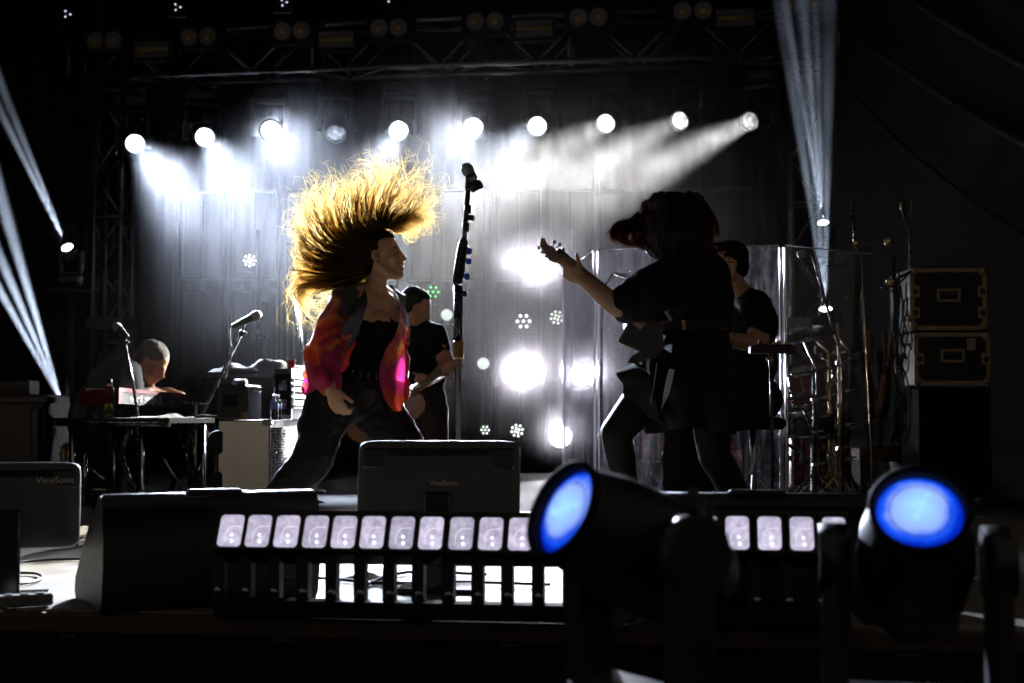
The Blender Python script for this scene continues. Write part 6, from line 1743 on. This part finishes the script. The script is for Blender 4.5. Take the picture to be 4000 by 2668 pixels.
# ============================ the drummer
DR = thing('person', 'man with glasses and black t-shirt sitting right behind the guitarist', 'person', (SEAT.x, SEAT.y, 0))
DD = 7.08
hl = P(2838, 1040, DD)
HM3 = hframe(hl, (-1, -.12, -.10), (-.06, 0, 1), .98)
nb = P(2890, 1150, DD + .03)
ch3, wa3, pe3 = P(2925, 1260, DD + .05), P(2935, 1420, DD + .1), P(2940, 1560, DD + .15)
s3L, s3R = P(2952, 1190, DD - .18), P(2905, 1185, DD + .22)
e3L, w3L = P(2968, 1345, DD - .2), P(2828, 1325, DD - .35)
e3R, w3R = P(2850, 1350, DD + .3), P(2760, 1350, DD + .2)
h3L, h3R = P(2920, 1590, DD - .02), P(2940, 1590, DD + .2)
k3L, a3L = P(2660, 1640, DD - .12), P(2640, 1930, DD - .12)
k3R, a3R = P(2720, 1650, DD + .35), P(2740, 1920, DD + .35)
body = head_prims(HM3, .98, False, nb) + [('e', ch3, (.115, .17, .15)), ('e', wa3, (.105, .14, .14)), ('e', pe3, (.12, .15, .10)),
    ('c', [(nb, .065), (s3L, .06), (e3L, .05), (w3L, .032)]), ('c', [(nb, .065), (s3R, .06), (e3R, .05), (w3R, .032)]),
    ('c', [(h3L, .09), (k3L, .065), (a3L, .042)]), ('c', [(h3R, .09), (k3R, .065), (a3R, .042)])]
body += hand_prims(w3L, Vector((-1, -.2, -.1)), Vector((0, 0, -1)), 1.2, 1.05, .4, 1) + hand_prims(w3R, Vector((-1, .0, -.1)), Vector((0, 0, -1)), 1.2, 1.05, .4, -1)
link('body', blob('body', body, .008, 3), skinB, DR)
link('shirt', blob('shirt', [('e', ch3 + Vector((.01, 0, -.01)), (.132, .185, .155)), ('e', wa3, (.128, .16, .17)), ('c', [(nb + Vector((.03, 0, -.05)), .08), (s3L, .075), (P(2968, 1262, DD - .19), .074)]), ('c', [(nb + Vector((.03, 0, -.05)), .08), (s3R, .085), (P(2890, 1270, DD + .26), .085)])], .010, 3, .010, 8), blackcl, DR)
link('trousers', blob('trousers', [('e', pe3, (.15, .19, .13)), ('c', [(h3L, .11), (k3L, .085), (P(2645, 1800, DD - .12), .075), (a3L, .065)]), ('c', [(h3R, .11), (k3R, .085), (a3R, .065)])], .010, 3, .010, 8), cloth_mat('dark_trousers', (.016, .016, .018), .8), DR)
link('shoe', blob('shoe', foot_prims(a3L, (-1, -.1, 0)), .010, 3), shoem, DR); link('shoe', blob('shoe', foot_prims(a3R, (-1, .1, 0)), .010, 3), shoem, DR)
helmet(HM3, [((-.028, 0, .052), (.092, .080, .078)), ((-.058, 0, .0), (.058, .074, .07)), ((.035, 0, .095), (.045, .06, .028))], 'hair', mat('short_dark_hair', (.008, .006, .004), .7, 0, .4, 60, .8, 150, .1), .006, DR, .007, 60, (1, 1, 1))
def h3(x, y, z): return HM3 @ Vector((x, y, z))
gs = link('glasses', MB().tube([h3(.095, .02, .004), h3(.085, .048, .006), h3(.01, .078, .012), h3(-.02, .082, .010)], .0025, 6).tube([h3(.098 + .004 * cos(a), .030 + .020 * cos(a), -.006 + .017 * sin(a)) for a in [2 * pi * k / 16 for k in range(17)]], .002, 5), micm, DR)
link('drumstick', MB().tube([P(2830, 1322, DD - .37), P(2700, 1290, DD - .5)], [.008, .006], 8), neckm, DR)

# ============================ keyboard player
K = thing('person', 'grey-haired keyboard player in a grey shirt bent over the red keyboard', 'person', (P(420, 1700, 8.9).x, 8.95, 0))
KD = 8.75
hl = P(592, 1418, KD)
HM4 = hframe(hl, (.80, -.1, -.60), (.58, 0, .80), 1.05)
nb = P(525, 1425, KD + .04)
ch4, wa4, pe4 = P(455, 1480, KD + .08), P(385, 1580, KD + .15), P(365, 1660, KD + .2)
s4R, s4L = P(495, 1460, KD - .16), P(500, 1445, KD + .25)
e4R, w4R = P(520, 1560, KD - .2), P(600, 1530, KD - .02)
e4L, w4L = P(560, 1560, KD + .3), P(660, 1530, KD + .1)
axm = (P(330, 1590, KD) - P(500, 1450, KD)).normalized()
Rk = Matrix((axm, Vector((0, 1, 0)), axm.cross(Vector((0, 1, 0))))).transposed()
body = head_prims(HM4, 1.05, False, nb) + [('e', ch4, (.19, .19, .12), Rk), ('e', wa4, (.17, .17, .12), Rk), ('e', pe4, (.14, .17, .14)),
   ('c', [(nb, .065), (s4R, .06), (e4R, .048), (w4R, .03)]), ('c', [(nb, .065), (s4L, .06), (e4L, .048), (w4L, .03)])]
hp4 = [(P(360, 1700, KD + .12), P(410, 1830, KD + .1), P(380, 1950, KD + .12)), (P(380, 1700, KD + .3), P(440, 1830, KD + .3), P(430, 1950, KD + .3))]
for a, b_, c_ in hp4: body.append(('c', [(a, .09), (b_, .06), (c_, .04)]))
body += hand_prims(w4R, Vector((1, .1, -.15)), Vector((0, 0, -1)), .6, 1.0, .4, -1) + hand_prims(w4L, Vector((1, .1, -.15)), Vector((0, 0, -1)), .6, 1.0, .4, 1)
link('body', blob('body', body, .009, 3), skinB, K)
greysh = cloth_mat('grey_chambray', (.055, .058, .066), .85)
link('shirt', blob('shirt', [('e', ch4, (.215, .215, .14), Rk), ('e', wa4 + Vector((0, 0, -.01)), (.20, .20, .145), Rk), ('e', P(345, 1625, KD + .15), (.10, .18, .11)), ('c', [(P(520, 1440, KD + .04), .075), (s4R, .09), (P(510, 1530, KD - .19), .078), (e4R, .068), (e4R.lerp(w4R, .5), .055)]), ('c', [(P(520, 1440, KD + .04), .075), (s4L, .09), (e4L, .07), (e4L.lerp(w4L, .5), .055)])], .010, 3, .012, 7, (1, 1, .6), 3), greysh, K)
link('trousers', blob('trousers', [('e', pe4, (.155, .185, .15))] + [('c', [(a, .11), (b_, .08), (c_, .06)]) for a, b_, c_ in hp4], .010, 3, .008, 8), MATS['dark_trousers'], K)
for a, b_, c_ in hp4: link('shoe', blob('shoe', foot_prims(c_, (1, -.1, 0)), .010, 3), shoem, K)
helmet(HM4, [((-.022, 0, .052), (.094, .083, .078)), ((-.058, 0, .0), (.062, .078, .075)), ((-.02, 0, .02), (.03, .083, .03))], 'hair', mat('short_grey_hair', (.13, .122, .115), .8, 0, .35, 70, .9, 170, .15), .006, K, .007, 60, (1, 1, 1))

# ============================ bass player behind the singer
B_ = thing('person', 'bass player in a dark t-shirt half hidden behind the singer', 'person', (P(1640, 1700, 8.1).x, 8.15, 0))
BDp = 8.1
hl = P(1625, 1205, BDp)
HM5 = hframe(hl, (.85, .25, -.35), (.1, -.1, 1), .88)
nb = P(1625, 1285, BDp + .03)
ch5, wa5, pe5 = P(1632, 1350, BDp + .05), P(1632, 1460, BDp + .05), P(1640, 1560, BDp + .05)
s5a, s5b = P(1545, 1300, BDp + .05), P(1700, 1310, BDp)
e5, w5 = P(1748, 1430, BDp - .12), P(1690, 1480, BDp - .28)
body = head_prims(HM5, .88, False, nb) + [('e', ch5, (.16, .105, .15)), ('e', wa5, (.135, .095, .14)), ('e', pe5, (.12, .085, .08)), ('c', [(nb, .06), (s5b, .056), (e5, .046), (w5, .03)]), ('c', [(nb, .06), (s5a, .056), (P(1545, 1420, BDp), .046), (P(1570, 1520, BDp - .2), .03)])]
hp5 = [(P(1610, 1600, BDp + .05), P(1600, 1770, BDp), P(1600, 1930, BDp + .05)), (P(1690, 1600, BDp + .05), P(1705, 1770, BDp), P(1705, 1930, BDp + .05))]
for a, b_, c_ in hp5: body.append(('c', [(a, .055), (b_, .04), (c_, .034)]))
body += hand_prims(w5, P(1655, 1500, BDp - .34) - w5, Vector((.2, -.3, .9)), 1.1, 1.05, .6, 1)
link('body', blob('body', body, .009, 3), skinB, B_)
navy = cloth_mat('navy_tshirt', (.004, .0045, .007), .9)
link('shirt', blob('shirt', [('e', ch5, (.178, .125, .155)), ('e', wa5, (.158, .118, .165)), ('c', [(nb + Vector((0, 0, -.05)), .075), (s5b, .07), (P(1722, 1375, BDp - .06), .060)]), ('c', [(nb + Vector((0, 0, -.05)), .075), (s5a, .08), (P(1558, 1370, BDp), .078)])], .010, 3, .010, 8), navy, B_)
link('trousers', blob('trousers', [('e', pe5, (.158, .118, .12))] + [('c', [(a, .09), (b_, .065), (c_, .055)]) for a, b_, c_ in hp5], .010, 3, .008, 8), MATS['dark_trousers'], B_)
for a, b_, c_ in hp5: link('shoe', blob('shoe', foot_prims(c_, (.2, -1, 0)), .010, 3), shoem, B_)
helmet(HM5, [((-.042, 0, .050), (.084, .083, .084)), ((-.01, 0, .09), (.07, .066, .042)), ((-.056, 0, .0), (.056, .073, .068))], 'hair', MATS['short_dark_hair'], .006, B_, .008, 60, (1, 1, 1))
bs_ = thing('bass_guitar', 'bass guitar with pale neck held behind the singer', 'guitar', P(1560, 1560, BDp - .3))
n0, n1_ = P(1560, 1562, BDp - .34), P(1726, 1450, BDp - .38)
link('neck', MB().tube([n0, n1_], [.028, .022], 10), neckm, bs_)
link('headstock', MB().prism([n1_ + Vector((-.01, 0, -.02)), n1_ + Vector((.02, 0, -.03)), n1_ + Vector((.12, 0, .05)), n1_ + Vector((.10, 0, .09)), n1_ + Vector((.02, 0, .035))], (0, .016, 0)), neckm, bs_)
for k in range(4): link('tuner', MB().lathe([(.014, 0), (.014, .006), (.004, .012)], Matrix.Translation(n1_ + Vector((.035 + .022 * k, -.01, -.025 + .018 * k))) @ Matrix.Rotation(pi / 2, 4, 'X'), 10), steel, bs_)
ob = []
for k in range(30):
    a = 2 * pi * k / 30; r = .17 + .04 * cos(2 * a) + .025 * cos(3 * a + .5)
    ob.append(P(1480, 1615, BDp - .3) + Vector((r * cos(a + .5) * 1.15, 0, r * sin(a + .5) * .9)))
link('body', MB().prism(ob, (0, .045, 0)), gtop, bs_)
sm_ = MB()
for k in range(4): sm_.tube([n0 + Vector((-.1, -.028, -.06 + .006 * k)), n1_ + Vector((0, -.026, .009 - .006 * k))], .0014, 4)
link('strings', sm_, steel, bs_)
# ------------------------------------------------------------------ stage smoke: an uneven cloud that hangs upstage around the lamps, and one added for glow
def smoke(name, lo, hi, dens, nscale, contrast, aniso, fade, label_col=(0.96, 0.97, 1.0), seed=0.0):
    lo = Vector(lo); hi = Vector(hi); c = (lo + hi) / 2; s = hi - lo
    m = bpy.data.materials.new(name); m.use_nodes = True
    t = m.node_tree; N = t.nodes; L = t.links; N.clear()
    out = N.new('ShaderNodeOutputMaterial'); pv = N.new('ShaderNodeVolumePrincipled')
    pv.inputs['Color'].default_value = (*label_col, 1); pv.inputs['Anisotropy'].default_value = aniso
    tc = N.new('ShaderNodeTexCoord')
    # fade to nothing towards the sides of the cloud
    ab = N.new('ShaderNodeVectorMath'); ab.operation = 'ABSOLUTE'
    mp = N.new('ShaderNodeMapping'); mp.inputs['Location'].default_value = (-1, -1, -1); mp.inputs['Scale'].default_value = (2, 2, 2)
    L.new(tc.outputs['Generated'], mp.inputs['Vector']); L.new(mp.outputs['Vector'], ab.inputs[0])
    sx = N.new('ShaderNodeSeparateXYZ'); L.new(ab.outputs[0], sx.inputs[0])
    prod = None
    for k, ax in enumerate('XYZ'):
        r = N.new('ShaderNodeMapRange'); r.interpolation_type = 'SMOOTHSTEP'
        r.inputs['From Min'].default_value = 1.0; r.inputs['From Max'].default_value = 1.0 - fade[k] / (s[k] / 2)
        L.new(sx.outputs[ax], r.inputs['Value'])
        if prod is None: prod = r.outputs['Result']
        else:
            mm = N.new('ShaderNodeMath'); mm.operation = 'MULTIPLY'; L.new(prod, mm.inputs[0]); L.new(r.outputs['Result'], mm.inputs[1]); prod = mm.outputs[0]
    n = N.new('ShaderNodeTexNoise'); n.inputs['Scale'].default_value = nscale; n.inputs['Detail'].default_value = 3.5; n.inputs['Roughness'].default_value = 0.55
    if 'Distortion' in n.inputs: n.inputs['Distortion'].default_value = 0.6
    mp2 = N.new('ShaderNodeMapping'); mp2.inputs['Location'].default_value = (seed, seed * 1.7, 0); mp2.inputs['Scale'].default_value = (1, 1, 1.3)
    L.new(tc.outputs['Object'], mp2.inputs['Vector']); L.new(mp2.outputs['Vector'], n.inputs['Vector'])
    r = N.new('ShaderNodeMapRange'); r.inputs['From Min'].default_value = 0.38; r.inputs['From Max'].default_value = 0.66
    r.inputs['To Min'].default_value = dens * (1 - contrast); r.inputs['To Max'].default_value = dens * (1 + contrast)
    L.new(n.outputs['Fac'], r.inputs['Value'])
    mm = N.new('ShaderNodeMath'); mm.operation = 'MULTIPLY'; L.new(prod, mm.inputs[0]); L.new(r.outputs['Result'], mm.inputs[1])
    L.new(mm.outputs[0], pv.inputs['Density'])
    L.new(pv.outputs[0], out.inputs['Volume'])
    ms = MB().box((0, 0, 0), s).mesh(name)
    return link(name, ms, m, mtx=Matrix.Translation(c), kind='stuff')
smoke('stage_smoke', (-5.2, 7.3, 0.2), (3.9, 15.0, 3.95), 0.0068, 1.2, 0.65, 0.52, (1.2, 3.4, 1.35))
smoke('halo_smoke', (-1.2, 12.2, 0.05), (1.9, 14.25, 2.9), 0.030, 1.6, 0.6, 0.72, (.7, .8, .8), (0.96, 0.95, 1.0), 4.0)  # extra smoke added to give the glaring upstage lamps their halos
